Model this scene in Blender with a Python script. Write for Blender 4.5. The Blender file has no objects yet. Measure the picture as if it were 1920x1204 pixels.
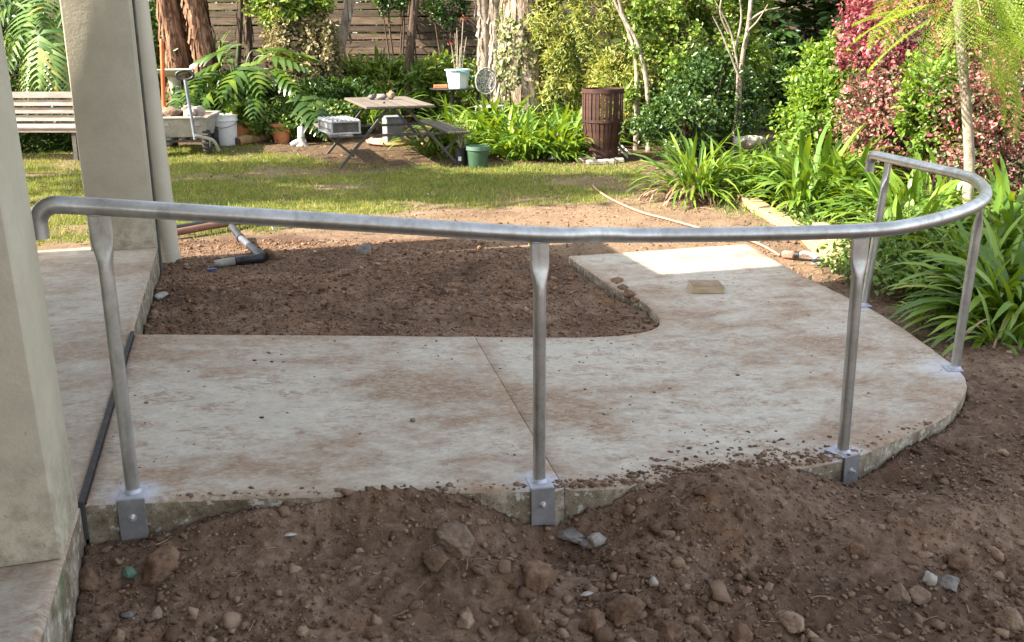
import bpy, math, random
import numpy as np
from mathutils import Vector, Matrix
from mathutils.geometry import delaunay_2d_cdt

R = math.radians
rng = np.random.default_rng(7)
random.seed(7)
scene = bpy.context.scene
COL = scene.collection

# ------------------------------------------------------------------ camera, light, exposure
CAM_H = 1.45
F_PX, PX_W, PX_H = 1876.68, 1920, 1204
PITCH, ROLL = R(16.109), R(-0.35)
FW = np.array([0, math.cos(PITCH), -math.sin(PITCH)])
_r0 = np.array([1.0, 0, 0]); _u0 = np.cross(_r0, FW)
CR = _r0 * math.cos(ROLL) + _u0 * math.sin(ROLL)
CU = -_r0 * math.sin(ROLL) + _u0 * math.cos(ROLL)
cam_d = bpy.data.cameras.new('camera'); cam = bpy.data.objects.new('camera', cam_d); COL.objects.link(cam)
cam_d.sensor_width = 36; cam_d.lens = 36 * F_PX / PX_W; cam_d.clip_start = 0.05; cam_d.clip_end = 500
cam.matrix_world = Matrix(((CR[0], CU[0], -FW[0], 0), (CR[1], CU[1], -FW[1], 0), (CR[2], CU[2], -FW[2], CAM_H), (0, 0, 0, 1)))
scene.camera = cam

SUN_EL, SUN_AZ = R(38), R(252)          # azimuth clockwise from +y
world = bpy.data.worlds.new('World'); scene.world = world; world.use_nodes = True
wn = world.node_tree.nodes; wl = world.node_tree.links
sky = wn.new('ShaderNodeTexSky'); sky.sky_type = 'NISHITA'; sky.sun_disc = False
sky.sun_elevation = SUN_EL; sky.sun_rotation = SUN_AZ; sky.air_density = 1.0; sky.dust_density = 1.5; sky.ozone_density = 1.0
bg = wn['Background']; bg.inputs['Strength'].default_value = 0.15
hs = wn.new('ShaderNodeHueSaturation'); hs.inputs['Saturation'].default_value = 0.42
wl.new(sky.outputs[0], hs.inputs['Color']); wl.new(hs.outputs[0], bg.inputs[0])
sun_d = bpy.data.lights.new('sun', 'SUN'); sun_d.energy = 5.0; sun_d.angle = R(0.53); sun_d.color = (1.0, 0.90, 0.74)
sun = bpy.data.objects.new('sun', sun_d); COL.objects.link(sun)
to_sun = Vector((math.sin(SUN_AZ) * math.cos(SUN_EL), math.cos(SUN_AZ) * math.cos(SUN_EL), math.sin(SUN_EL)))
sun.rotation_euler = to_sun.to_track_quat('Z', 'Y').to_euler()
scene.view_settings.view_transform = 'Standard'; scene.view_settings.look = 'None'
scene.view_settings.gamma = 1; scene.view_settings.use_curve_mapping = False
scene.view_settings.exposure = 1.88
scene.render.engine = 'CYCLES'
scene.cycles.max_bounces = 7; scene.cycles.diffuse_bounces = 4; scene.cycles.transmission_bounces = 4; scene.cycles.transparent_max_bounces = 4
scene.cycles.use_denoising = True

# ------------------------------------------------------------------ survey helpers (photo point -> place on a level or at a distance)
def ray(px, py): return FW * F_PX + CR * (px - 960) - CU * (py - 602)
def at(px, py, z):
    d = ray(px, py); t = (z - CAM_H) / d[2]; return np.array([0, 0, CAM_H]) + d * t
def aty(px, py, y):
    d = ray(px, py); t = y / d[1]; return np.array([0, 0, CAM_H]) + d * t
U = np.array([0.964, 0.267]); V = np.array([-0.267, 0.964])
U /= np.linalg.norm(U); V = np.array([-U[1], U[0]])
ANG = math.atan2(U[1], U[0])
def ab(a, b): return a * U + b * V
A_V = -0.56                                   # line of the verandah edge
def zs(a): return -0.165 * np.clip((np.asarray(a, float) - A_V) / 2.6, 0, 1)
def slab_at(px, py):
    z = 0.0
    for _ in range(25):
        p = at(px, py, z); z = float(zs(p[:2] @ U))
    return p

# value noise
_perm = np.random.default_rng(3).random((256, 256))
def vnoise(x, y):
    x = np.asarray(x, float); y = np.asarray(y, float)
    xi = np.floor(x).astype(int); yi = np.floor(y).astype(int); fx = x - xi; fy = y - yi
    fx = fx * fx * (3 - 2 * fx); fy = fy * fy * (3 - 2 * fy)
    g = lambda i, j: _perm[i & 255, j & 255]
    return (g(xi, yi) * (1 - fx) + g(xi + 1, yi) * fx) * (1 - fy) + (g(xi, yi + 1) * (1 - fx) + g(xi + 1, yi + 1) * fx) * fy
def fbm(x, y, o=4):
    s = 0; a = 0.5
    for k in range(o):
        s = s + a * (vnoise(x * 2 ** k + 17.3 * k, y * 2 ** k + 5.1 * k) - 0.5); a *= 0.55
    return s
def sstep(e0, e1, x):
    t = np.clip((x - e0) / (e1 - e0), 0, 1); return t * t * (3 - 2 * t)
def inside(poly, x, y):
    poly = np.asarray(poly); c = np.zeros(np.shape(x), bool); j = len(poly) - 1
    for i in range(len(poly)):
        xi, yi = poly[i]; xj, yj = poly[j]
        hit = ((yi > y) != (yj > y)) & (x < (xj - xi) * (y - yi) / (yj - yi + 1e-12) + xi)
        c ^= hit; j = i
    return c
def dist_poly(poly, x, y):
    poly = np.asarray(poly); d = np.full(np.shape(x), 1e9)
    for i in range(len(poly)):
        p, q = poly[i - 1], poly[i]; e = q - p; L = e @ e + 1e-12
        t = np.clip(((x - p[0]) * e[0] + (y - p[1]) * e[1]) / L, 0, 1)
        d = np.minimum(d, np.hypot(x - p[0] - t * e[0], y - p[1] - t * e[1]))
    return d
def catmull(P, n=8, closed=False):
    P = [np.asarray(p, float) for p in P]; out = []
    m = len(P)
    for i in range(m if closed else m - 1):
        g = lambda k: P[k % m] if closed else P[min(max(k, 0), m - 1)]
        p0, p1, p2, p3 = g(i - 1), g(i), g(i + 1), g(i + 2)
        for k in range(n):
            t = k / n
            out.append(0.5 * (2 * p1 + (p2 - p0) * t + (2 * p0 - 5 * p1 + 4 * p2 - p3) * t * t + (3 * p1 - p0 - 3 * p2 + p3) * t ** 3))
    if not closed: out.append(P[-1])
    return np.array(out)

# ------------------------------------------------------------------ materials
class NT:
    def __init__(s, name):
        s.m = bpy.data.materials.new(name); s.m.use_nodes = True; s.t = s.m.node_tree; s.N = s.t.nodes; s.L = s.t.links
        s.b = s.N['Principled BSDF']; s.out = s.N['Material Output']
    def n(s, typ, **kw):
        nd = s.N.new('ShaderNode' + typ)
        for k, v in kw.items():
            if k in nd.inputs: 
                s.put(nd.inputs[k], v)
            else: setattr(nd, k, v)
        return nd
    def put(s, sock, v):
        if isinstance(v, bpy.types.NodeSocket): s.L.new(v, sock)
        elif isinstance(v, bpy.types.Node): s.L.new(v.outputs[0], sock)
        else: sock.default_value = v
    def co(s, kind='Object', scale=(1, 1, 1)):
        tc = s.n('TexCoord'); mp = s.n('Mapping'); s.L.new(tc.outputs[kind], mp.inputs[0]); mp.inputs['Scale'].default_value = scale
        return mp.outputs[0]
    def pos(s, scale=(1, 1, 1)):
        g = s.n('NewGeometry'); mp = s.n('Mapping'); s.L.new(g.outputs['Position'], mp.inputs[0]); mp.inputs['Scale'].default_value = scale
        return mp.outputs[0]
    def noise(s, vec, scale, detail=5, rough=0.6, dist=0.0):
        nd = s.n('TexNoise'); s.L.new(vec, nd.inputs['Vector']); nd.inputs['Scale'].default_value = scale
        nd.inputs['Detail'].default_value = detail; nd.inputs['Roughness'].default_value = rough; nd.inputs['Distortion'].default_value = dist
        return nd.outputs[0]
    def ramp(s, fac, stops):
        r = s.n('ValToRGB'); s.L.new(fac, r.inputs[0]); e = r.color_ramp.elements
        while len(e) < len(stops): e.new(0.5)
        for el, (p, c) in zip(e, stops):
            el.position = p; el.color = (*c, 1) if len(c) == 3 else c
        return r.outputs[0]
    def mr(s, v, a, b, c=0, d=1):
        m = s.n('MapRange'); s.put(m.inputs[0], v); m.inputs[1].default_value = a; m.inputs[2].default_value = b; m.inputs[3].default_value = c; m.inputs[4].default_value = d
        return m.outputs[0]
    def math(s, op, a, b=0.0):
        m = s.n('Math', operation=op); s.put(m.inputs[0], a); s.put(m.inputs[1], b); return m.outputs[0]
    def mix(s, f, a, b):
        m = s.n('Mix', data_type='RGBA'); s.put(m.inputs[0], f); s.put(m.inputs[6], a if not isinstance(a, tuple) else (*a, 1)); s.put(m.inputs[7], b if not isinstance(b, tuple) else (*b, 1))
        return m.outputs[2]
    def bump(s, h, strength=0.5, dist=0.01, prev=None):
        b = s.n('Bump'); s.put(b.inputs['Height'], h); b.inputs['Strength'].default_value = strength; b.inputs['Distance'].default_value = dist
        if prev is not None: s.L.new(prev, b.inputs['Normal'])
        return b.outputs[0]
    def done(s, col=None, rough=None, metal=None, normal=None, spec=None):
        if col is not None: s.put(s.b.inputs['Base Color'], (*col, 1) if isinstance(col, tuple) else col)
        if rough is not None: s.put(s.b.inputs['Roughness'], rough)
        if metal is not None: s.put(s.b.inputs['Metallic'], metal)
        if normal is not None: s.put(s.b.inputs['Normal'], normal)
        if spec is not None: s.put(s.b.inputs['Specular IOR Level'], spec)
        return s.m

def simple(name, c1, c2, scale=12, rough=0.7, metal=0, bump=0.3, bscale=None, bdist=0.004, stretch=(1, 1, 1), spec=None, objvar=0.0):
    t = NT(name); v = t.co('Object', stretch)
    f = t.noise(v, scale, 6, 0.65)
    col = t.ramp(f, [(0.32, c1), (0.68, c2)])
    if objvar:
        oi = t.n('ObjectInfo'); k = t.mr(oi.outputs['Random'], 0, 1, 1 - objvar, 1 + objvar)
        h = t.n('HueSaturation'); t.put(h.inputs['Value'], k); t.put(h.inputs['Color'], col); col = h.outputs[0]
    nb = t.bump(t.noise(v, bscale or scale * 4, 5, 0.7), bump, bdist)
    return t.done(col, rough, metal, nb, spec)

def leafmat(name, stops, rough=0.45, trans=0.35, tcol=None, objvar=True):
    t = NT(name)
    g = t.n('NewGeometry'); oi = t.n('ObjectInfo')
    k = t.math('FRACT', t.math('ADD', g.outputs['Random Per Island'], oi.outputs['Random'])) if objvar else g.outputs['Random Per Island']
    n = t.noise(t.pos(), 2.2, 2, 0.5)
    f = t.math('ADD', t.math('MULTIPLY', k, 0.65), t.math('MULTIPLY', n, 0.35))
    col = t.ramp(f, stops)
    t.done(col, rough, 0)
    tr = t.n('BsdfTranslucent')
    hs = t.n('HueSaturation'); hs.inputs['Hue'].default_value = 0.468; hs.inputs['Saturation'].default_value = 1.1; hs.inputs['Value'].default_value = 1.5
    t.put(hs.inputs['Color'], col); t.put(tr.inputs[0], hs.outputs[0])
    ms = t.n('MixShader'); ms.inputs[0].default_value = trans
    t.L.new(t.b.outputs[0], ms.inputs[1]); t.L.new(tr.outputs[0], ms.inputs[2]); t.L.new(ms.outputs[0], t.out.inputs[0])
    return t.m

M = {}
M['steel'] = None
def mk_steel(name, base=0.5, spray=False):
    t = NT(name); v = t.pos()
    n1 = t.noise(v, 9, 6, 0.7); n2 = t.noise(t.pos((26, 26, 9)), 1.0, 5, 0.65)
    col = t.ramp(n1, [(0.3, (base * 0.72, base * 0.715, base * 0.66)), (0.52, (base, base * 1.01, base * 0.98)), (0.75, (base * 1.32, base * 1.34, base * 1.33))])
    col = t.mix(t.mr(n2, 0.50, 0.70, 0, 0.5), col, (base * 0.45, base * 0.43, base * 0.38))
    return t.done(col, t.mr(n1, 0.3, 0.7, 0.44, 0.32), 0.88, t.bump(t.noise(v, 70, 4, 0.6), 0.12, 0.002))
M['steel'] = mk_steel('galvanised_steel', 0.47)
M['zinc'] = simple('zinc_paint', (0.34, 0.355, 0.40), (0.46, 0.48, 0.54), 20, 0.5, 0.35, 0.2)
M['bracket'] = simple('bracket_steel', (0.22, 0.22, 0.23), (0.36, 0.36, 0.37), 14, 0.5, 0.7, 0.15)
M['bolt'] = simple('bolt_zinc', (0.5, 0.5, 0.52), (0.7, 0.7, 0.72), 40, 0.35, 0.85, 0.1)

def mk_concrete(name, spots=(), dirt=1.0):
    t = NT(name); v = t.pos()
    rot = t.n('Mapping'); t.L.new(v, rot.inputs[0]); rot.inputs['Rotation'].default_value = (0, 0, -ANG); rv = rot.outputs[0]
    st = t.n('Mapping'); t.L.new(rv, st.inputs[0]); st.inputs['Scale'].default_value = (0.75, 1.2, 1); sv = st.outputs[0]
    base = t.ramp(t.noise(v, 14, 8, 0.75, 0.4), [(0.3, (0.385, 0.345, 0.28)), (0.7, (0.58, 0.53, 0.44))])
    fine = t.noise(v, 130, 4, 0.7)
    base = t.mix(t.mr(fine, 0.35, 0.7, 0.0, 0.25), base, (0.30, 0.29, 0.27))
    big = t.noise(sv, 1.15, 4, 0.55, 0.25)
    mid = t.noise(sv, 6.5, 10, 0.74, 0.35)
    grit = t.noise(sv, 38, 6, 0.75, 0.8)
    blot = t.math('ADD', t.math('MULTIPLY', big, 0.60), t.math('MULTIPLY', mid, 0.40))
    d1 = t.math('MULTIPLY', t.mr(blot, 0.445, 0.565, 0, 1.0), t.mr(grit, 0.34, 0.56, 0.35, 1))
    d2 = t.math('MULTIPLY', t.mr(mid, 0.47, 0.58, 0, .9), t.mr(grit, 0.42, 0.56))
    d3 = t.math('MULTIPLY', t.mr(big, 0.38, 0.58, 0.2, 0.75), t.mr(grit, 0.49, 0.58))
    dd = t.math('MAXIMUM', t.math('MAXIMUM', d1, d2), d3); worm = grit
    dcol = t.ramp(t.noise(v, 8, 5, 0.7), [(0.3, (0.19, 0.108, 0.058)), (0.7, (0.31, 0.20, 0.12))])
    col = t.mix(t.math('MULTIPLY', dd, 0.92 * dirt), base, dcol)
    ea = t.n('Attribute', attribute_name='edge')
    en = t.math('ADD', ea.outputs['Fac'], t.math('MULTIPLY', t.math('SUBTRACT', mid, 0.5), 0.5))
    col = t.mix(t.math('MULTIPLY', t.mr(en, 0.10, -0.03), t.mr(grit, 0.36, 0.58, .2, .75)), col, dcol)
    vo = t.n('TexVoronoi', feature='DISTANCE_TO_EDGE'); wv = t.n('VectorMath', operation='ADD'); t.L.new(v, wv.inputs[0])
    wn_ = t.n('TexNoise'); t.L.new(v, wn_.inputs['Vector']); wn_.inputs['Scale'].default_value = 4; wn_.inputs['Detail'].default_value = 4
    sc_ = t.n('VectorMath', operation='SCALE'); t.L.new(wn_.outputs['Color'], sc_.inputs[0]); sc_.inputs['Scale'].default_value = .35
    t.L.new(sc_.outputs[0], wv.inputs[1]); t.L.new(wv.outputs[0], vo.inputs['Vector']); vo.inputs['Scale'].default_value = 0.8
    crack = t.math('MULTIPLY', t.mr(vo.outputs['Distance'], 0.0024, 0.0008), t.mr(big, 0.5, 0.6))
    col = t.mix(t.math('MULTIPLY', crack, 0.45), col, (0.12, 0.095, 0.07))
    speck = t.noise(v, 55, 3, 0.5, 0.2)
    col = t.mix(t.mr(speck, 0.735, 0.76, 0, 0.7), col, (0.06, 0.045, 0.035))
    for (x, y, z, r, w) in spots:
        vd = t.n('VectorMath', operation='DISTANCE'); t.L.new(v, vd.inputs[0]); vd.inputs[1].default_value = (x, y, z)
        dn = t.math('ADD', vd.outputs['Value'], t.math('MULTIPLY', t.math('SUBTRACT', t.noise(v, 22, 4, 0.7), 0.5), 0.14))
        col = t.mix(t.mr(dn, r, r * 0.35, 0, w), col, (0.56, 0.58, 0.66))
    rough = t.mr(dd, 0, 1, 0.62, 0.85)
    tr_ = t.n('Mapping'); t.L.new(rv, tr_.inputs[0]); tr_.inputs['Scale'].default_value = (3, 40, 1)
    b = t.bump(t.math('ADD', t.math('ADD', t.math('MULTIPLY', fine, 0.4), t.math('MULTIPLY', worm, 0.6)), t.math('MULTIPLY', t.noise(tr_.outputs[0], 2, 3, .5, 1.0), .5)), 0.4, 0.004)
    return t.done(col, rough, 0, b, 0.35)
def mk_side():
    t = NT('formed_concrete_edge'); v = t.pos(); n = t.noise(v, 7, 8, .72); n2 = t.noise(v, 26, 6, .7)
    col = t.ramp(n, [(.34, (.10, .075, .046)), (.5, (.20, .165, .115)), (.66, (.36, .32, .25))])
    col = t.mix(t.mr(n2, .56, .62, 0, .7), col, (.50, .48, .43))
    col = t.mix(t.mr(t.noise(v, 3.4, 5, .6), .63, .69, 0, .6), col, (.075, .12, .04))
    col = t.mix(t.mr(n2, .44, .36, 0, .6), col, (.06, .04, .026))
    return t.done(col, .9, 0, t.bump(t.math('ADD', n, n2), .9, .012), .2)
M['slabside'] = mk_side()
def mk_paint(name, c):
    t = NT(name); v = t.co('Object')
    n = t.noise(v, 3, 6, 0.7); f = t.noise(v, 60, 5, 0.7)
    dark = tuple(x * 0.80 for x in c); lite = tuple(x * 1.07 for x in c)
    col = t.ramp(n, [(0.3, dark), (0.7, lite)])
    st = t.noise(t.co('Object', (6, 6, 1.2)), 3, 5, 0.7)
    col = t.mix(t.mr(st, 0.58, 0.8, 0, 0.25), col, tuple(x * 0.6 for x in c))
    # courses of the block work just showing through the coat
    w = t.n('TexWave', wave_type='BANDS', bands_direction='Z'); t.L.new(t.co('Object'), w.inputs[0])
    w.inputs['Scale'].default_value = 1.57; w.inputs['Distortion'].default_value = 0.5; w.inputs['Detail'].default_value = 2; w.inputs['Detail Scale'].default_value = 4
    course = t.mr(w.outputs['Fac'], 0.0, 0.03, 0, 1)
    sx = t.n('SeparateXYZ'); t.L.new(t.co('Object'), sx.inputs[0])
    sp = t.math('MULTIPLY', t.mr(sx.outputs[2], 0.42, 0.0), t.mr(t.noise(v, 16, 6, 0.75), 0.42, 0.66))
    col = t.mix(t.math('MULTIPLY', sp, 0.8), col, (0.17, 0.115, 0.075))
    ch = t.mr(t.noise(v, 24, 3, 0.6, 0.4), 0.70, 0.72, 0, 1)
    col = t.mix(t.math('MULTIPLY', ch, 0.45), col, (0.30, 0.28, 0.24))
    b = t.bump(t.math('SUBTRACT', t.math('ADD', t.math('MULTIPLY', f, 0.4), t.noise(v, 11, 6, 0.7)), t.math('MULTIPLY', ch, 0.35)), 0.6, 0.007)
    b = t.bump(course, 0.10, 0.003, b)
    return t.done(col, 0.6, 0, b, 0.3)
M['paint'] = mk_paint('column_paint', (0.47, 0.43, 0.325))
M['pipepaint'] = simple('pipe_paint', (0.43, 0.39, 0.30), (0.49, 0.45, 0.36), 5, 0.45, 0, 0.1)
M['darkseam'] = simple('dark_seam', (0.05, 0.05, 0.04), (0.10, 0.10, 0.08), 10, 0.7)
M['black'] = simple('black_plastic', (0.012, 0.012, 0.014), (0.03, 0.03, 0.033), 14, 0.45, 0, 0.1)
M['rubber'] = simple('rubber', (0.02, 0.02, 0.02), (0.07, 0.06, 0.055), 18, 0.8, 0, 0.4)
M['joint'] = simple('joint_filler', (0.02, 0.02, 0.02), (0.05, 0.048, 0.045), 30, 0.85, 0, 0.6)
M['wood_grey'] = simple('weathered_wood', (0.085, 0.068, 0.052), (0.20, 0.165, 0.135), 5, 0.75, 0, 0.5, 10, 0.003, (1, 9, 9), objvar=0.15)
M['bench_wood'] = simple('bench_wood', (0.24, 0.185, 0.155), (0.40, 0.34, 0.30), 5, 0.75, 0, 0.5, 10, 0.003, (1.2, 9, 9), objvar=0.12)
M['fence_wood'] = simple('fence_wood', (0.055, 0.038, 0.025), (0.20, 0.14, 0.09), 4, 0.85, 0, 0.6, 9, 0.004, (1, 9, 9), objvar=0.4)
M['sleeper'] = simple('sleeper_wood', (0.30, 0.19, 0.10), (0.47, 0.34, 0.21), 5, 0.75, 0, 0.5, 10, 0.004, (1, 8, 8), objvar=0.1)
M['log'] = simple('log_wood', (0.22, 0.12, 0.05), (0.40, 0.25, 0.12), 6, 0.8, 0, 0.6, 12, 0.004, (1, 6, 6))
M['offcut'] = simple('offcut_wood', (0.34, 0.25, 0.15), (0.50, 0.39, 0.25), 8, 0.75, 0, 0.4, 16, 0.002, (1, 7, 7))
M['mudwood'] = simple('muddy_wood', (0.15, 0.10, 0.06), (0.33, 0.24, 0.15), 14, 0.85, 0, 0.4)
M['darkmetal'] = simple('dark_metal', (0.05, 0.045, 0.04), (0.13, 0.115, 0.10), 18, 0.6, 0.3, 0.2)
M['rust'] = simple('rusted_steel', (0.026, 0.012, 0.009), (0.085, 0.034, 0.022), 10, 0.8, 0.1, 0.5, objvar=0.2)
M['white_plastic'] = simple('white_plastic', (0.66, 0.66, 0.66), (0.78, 0.78, 0.77), 6, 0.4, 0, 0.05)
M['cream'] = simple('cream_stone', (0.45, 0.42, 0.30), (0.62, 0.58, 0.45), 10, 0.8, 0, 0.4)
M['cart'] = simple('cart_plastic', (0.30, 0.28, 0.25), (0.44, 0.42, 0.38), 9, 0.7, 0, 0.2)
M['greysteel'] = simple('grey_steel', (0.10, 0.11, 0.13), (0.20, 0.21, 0.24), 14, 0.5, 0.3, 0.1)
M['orange'] = simple('orange_handle', (0.50, 0.10, 0.025), (0.62, 0.16, 0.05), 8, 0.5, 0, 0.1)
M['terracotta'] = simple('terracotta', (0.42, 0.15, 0.06), (0.55, 0.23, 0.11), 10, 0.8, 0, 0.3)
M['greenpot'] = simple('green_plastic', (0.028, 0.075, 0.04), (0.055, 0.115, 0.065), 10, 0.5, 0, 0.1)
M['greenrim'] = simple('green_plastic_rim', (0.08, 0.16, 0.11), (0.12, 0.21, 0.15), 10, 0.5, 0, 0.1)
M['bluebucket'] = simple('pale_blue_plastic', (0.50, 0.60, 0.62), (0.62, 0.70, 0.72), 6, 0.4, 0, 0.05)
M['bluehandle'] = simple('blue_plastic', (0.13, 0.38, 0.46), (0.18, 0.45, 0.54), 6, 0.4, 0, 0.05)
M['block'] = simple('grey_block', (0.15, 0.155, 0.17), (0.22, 0.225, 0.24), 9, 0.85, 0, 0.4)
M['whitepaint'] = simple('chipped_white_paint', (0.06, 0.06, 0.06), (0.5, 0.5, 0.5), 45, 0.6, 0.1, 0.2)
M['tray'] = simple('pale_metal', (0.30, 0.31, 0.33), (0.48, 0.49, 0.51), 12, 0.5, 0.2, 0.1)
M['traydark'] = simple('shaded_tray_metal', (0.14, 0.14, 0.145), (0.27, 0.27, 0.28), 12, 0.6, 0.2, 0.1)  # tray metal darkened to stand for shade inside the frame
M['copper'] = simple('brown_pipe', (0.14, 0.065, 0.04), (0.24, 0.12, 0.08), 8, 0.5, 0.1, 0.2)
M['hose'] = simple('tan_hose', (0.30, 0.19, 0.125), (0.40, 0.27, 0.19), 8, 0.6, 0, 0.1)
M['orangehose'] = simple('orange_hose', (0.50, 0.20, 0.12), (0.62, 0.34, 0.24), 8, 0.6, 0, 0.1)
M['pvc_dark'] = simple('dark_poly_pipe', (0.07, 0.075, 0.09), (0.12, 0.125, 0.145), 14, 0.5, 0, 0.15)
M['pvc_pale'] = simple('muddy_grey_pipe', (0.20, 0.19, 0.15), (0.42, 0.41, 0.36), 16, 0.7, 0, 0.3)
M['bluetape'] = simple('blue_tape', (0.03, 0.07, 0.25), (0.06, 0.12, 0.36), 10, 0.6)
M['redplastic'] = simple('faded_red_plastic', (0.34, 0.13, 0.09), (0.50, 0.27, 0.20), 14, 0.5)
M['paver'] = simple('paver_stone', (0.30, 0.26, 0.23), (0.46, 0.41, 0.37), 12, 0.85, 0, 0.5, objvar=0.2)
M['stone_grey'] = simple('grey_stone', (0.10, 0.09, 0.08), (0.24, 0.22, 0.20), 12, 0.85, 0, 0.6, objvar=0.25)
M['stone_white'] = simple('pale_stone', (0.24, 0.215, 0.18), (0.48, 0.455, 0.41), 12, 0.85, 0, 0.6, objvar=0.1)
M['stone_tan'] = simple('tan_stone', (0.15, 0.098, 0.062), (0.31, 0.215, 0.15), 12, 0.9, 0, 1.0, 38, 0.012, objvar=0.2)
M['clod'] = simple('soil_lump', (0.10, 0.060, 0.038), (0.25, 0.16, 0.104), 14, 0.95, 0, 1.0, 36, 0.010, objvar=0.2, spec=0.15)
M['twig'] = simple('dry_twig', (0.16, 0.10, 0.06), (0.40, 0.28, 0.18), 20, 0.85)
M['roof'] = simple('roof_tile', (0.16, 0.09, 0.07), (0.24, 0.14, 0.10), 6, 0.8)
M['ceil'] = simple('eave_lining', (0.50, 0.48, 0.42), (0.58, 0.56, 0.50), 4, 0.7)

def mk_bark(name, stops, stretch=(9, 9, 1.3), scale=2.0, bump=1.0):
    t = NT(name); v = t.pos(stretch)
    n = t.noise(v, scale, 8, 0.72, 0.8); n2 = t.noise(t.pos((3, 3, 1.2)), 2.2, 4, 0.6)
    f = t.math('ADD', t.math('MULTIPLY', n, 0.75), t.math('MULTIPLY', n2, 0.25))
    col = t.ramp(f, stops)
    return t.done(col, 0.85, 0, t.bump(n, bump, 0.03), 0.2)
M['paperbark'] = mk_bark('paperbark', [(0.38, (0.07, 0.045, 0.03)), (0.46, (0.20, 0.145, 0.095)), (0.54, (0.36, 0.30, 0.23)), (0.68, (0.58, 0.53, 0.45))])
M['redbark'] = mk_bark('red_paperbark', [(0.38, (0.05, 0.028, 0.02)), (0.47, (0.17, 0.085, 0.05)), (0.57, (0.33, 0.20, 0.125)), (0.70, (0.52, 0.41, 0.30))])
M['palebark'] = mk_bark('pale_bark', [(0.36, (0.16, 0.12, 0.085)), (0.5, (0.36, 0.30, 0.235)), (0.66, (0.56, 0.51, 0.44))], (5, 5, 3))
M['darkbark'] = mk_bark('dark_bark', [(0.34, (0.035, 0.025, 0.02)), (0.6, (0.13, 0.09, 0.065))])

G_ = lambda *a: a
M['agap'] = leafmat('agapanthus_leaf', [(0.15, (0.0589, 0.129, 0.0183)), (0.5, (0.116, 0.221, 0.0261)), (0.8, (0.21, 0.319, 0.0391)), (0.97, (0.505, 0.412, 0.0653))], 0.36, 0.3)
M['agap_dead'] = leafmat('dead_strap_leaf', [(0.1, (0.13, 0.075, 0.05)), (0.9, (0.34, 0.22, 0.15))], 0.8, 0.1)
M['philo'] = leafmat('philodendron_leaf', [(0.2, (0.0316, 0.0712, 0.0108)), (0.6, (0.0659, 0.128, 0.018)), (0.9, (0.158, 0.214, 0.027))], 0.28, 0.2)
M['monstera'] = leafmat('pale_split_leaf', [(0.15, (0.07, 0.14, 0.03)), (0.45, (0.14, 0.24, 0.06)), (0.70, (0.24, 0.33, 0.11)), (0.9, (0.38, 0.36, 0.06))], 0.28, 0.3)
M['yellowgreen'] = leafmat('yellow_green_twiggy_leaf', [(0.15, (0.10, 0.15, 0.025)), (0.42, (0.21, 0.275, 0.05)), (0.66, (0.36, 0.40, 0.10)), (0.82, (0.46, 0.42, 0.17)), (0.90, (0.32, 0.21, 0.10))], 0.5, 0.4)
M['midgreen'] = leafmat('mid_green_leaf', [(0.15, (0.0688, 0.141, 0.0214)), (0.5, (0.138, 0.233, 0.0337)), (0.85, (0.275, 0.355, 0.0612))], 0.38, 0.3)
M['darkgreen'] = leafmat('dark_green_leaf', [(0.15, (0.025, 0.0616, 0.0144)), (0.55, (0.052, 0.114, 0.023)), (0.9, (0.104, 0.176, 0.0288))], 0.32, 0.22)
M['hedgegreen'] = leafmat('bright_hedge_leaf', [(0.15, (0.0788, 0.168, 0.0225)), (0.5, (0.158, 0.28, 0.0375)), (0.85, (0.259, 0.392, 0.0625))], 0.42, 0.35)
M['red'] = leafmat('burgundy_leaf', [(0.12, (0.07, 0.085, 0.035)), (0.32, (0.12, 0.065, 0.048)), (0.50, (0.26, 0.065, 0.065)), (0.68, (0.50, 0.085, 0.125)), (0.86, (0.44, 0.28, 0.20))], 0.42, 0.3)
M['bronze'] = leafmat('bronze_leaf', [(0.12, (0.07, 0.10, 0.035)), (0.40, (0.13, 0.14, 0.06)), (0.56, (0.22, 0.13, 0.09)), (0.70, (0.52, 0.10, 0.14)), (0.86, (0.44, 0.36, 0.24))], 0.42, 0.25)
M['feather'] = leafmat('feathery_leaf', [(0.1, (0.147, 0.243, 0.025)), (0.9, (0.293, 0.405, 0.0562))], 0.5, 0.45)
M['ivy'] = leafmat('ivy_leaf', [(0.1, (0.072, 0.12, 0.03)), (0.6, (0.192, 0.24, 0.072)), (0.9, (0.432, 0.408, 0.216))], 0.45, 0.25)
M['straw'] = leafmat('straw_creeper', [(0.1, (0.104, 0.117, 0.039)), (0.45, (0.26, 0.234, 0.104)), (0.9, (0.546, 0.468, 0.286))], 0.6, 0.25)
M['nasturtium'] = leafmat('nasturtium_leaf', [(0.1, (0.08, 0.17, 0.025)), (0.7, (0.18, 0.26, 0.04)), (0.95, (0.36, 0.33, 0.05))], 0.5, 0.4)
M['weed'] = leafmat('ground_cover_leaf', [(0.1, (0.0607, 0.142, 0.0243)), (0.6, (0.142, 0.236, 0.0473)), (0.9, (0.263, 0.315, 0.081))], 0.5, 0.3)
M['grass'] = leafmat('grass_blade', [(0.12, (0.0705, 0.131, 0.0189)), (0.45, (0.151, 0.219, 0.0315)), (0.75, (0.322, 0.315, 0.063)), (0.95, (0.604, 0.438, 0.158))], 0.6, 0.3)
M['litter'] = leafmat('leaf_litter', [(0.1, (0.07, 0.04, 0.025)), (0.6, (0.22, 0.13, 0.08)), (0.95, (0.42, 0.33, 0.24))], 0.8, 0.05)
M['flower'] = leafmat('red_flower', [(0.1, (0.5, 0.05, 0.03)), (0.9, (0.6, 0.12, 0.06))], 0.5, 0.3)

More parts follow.
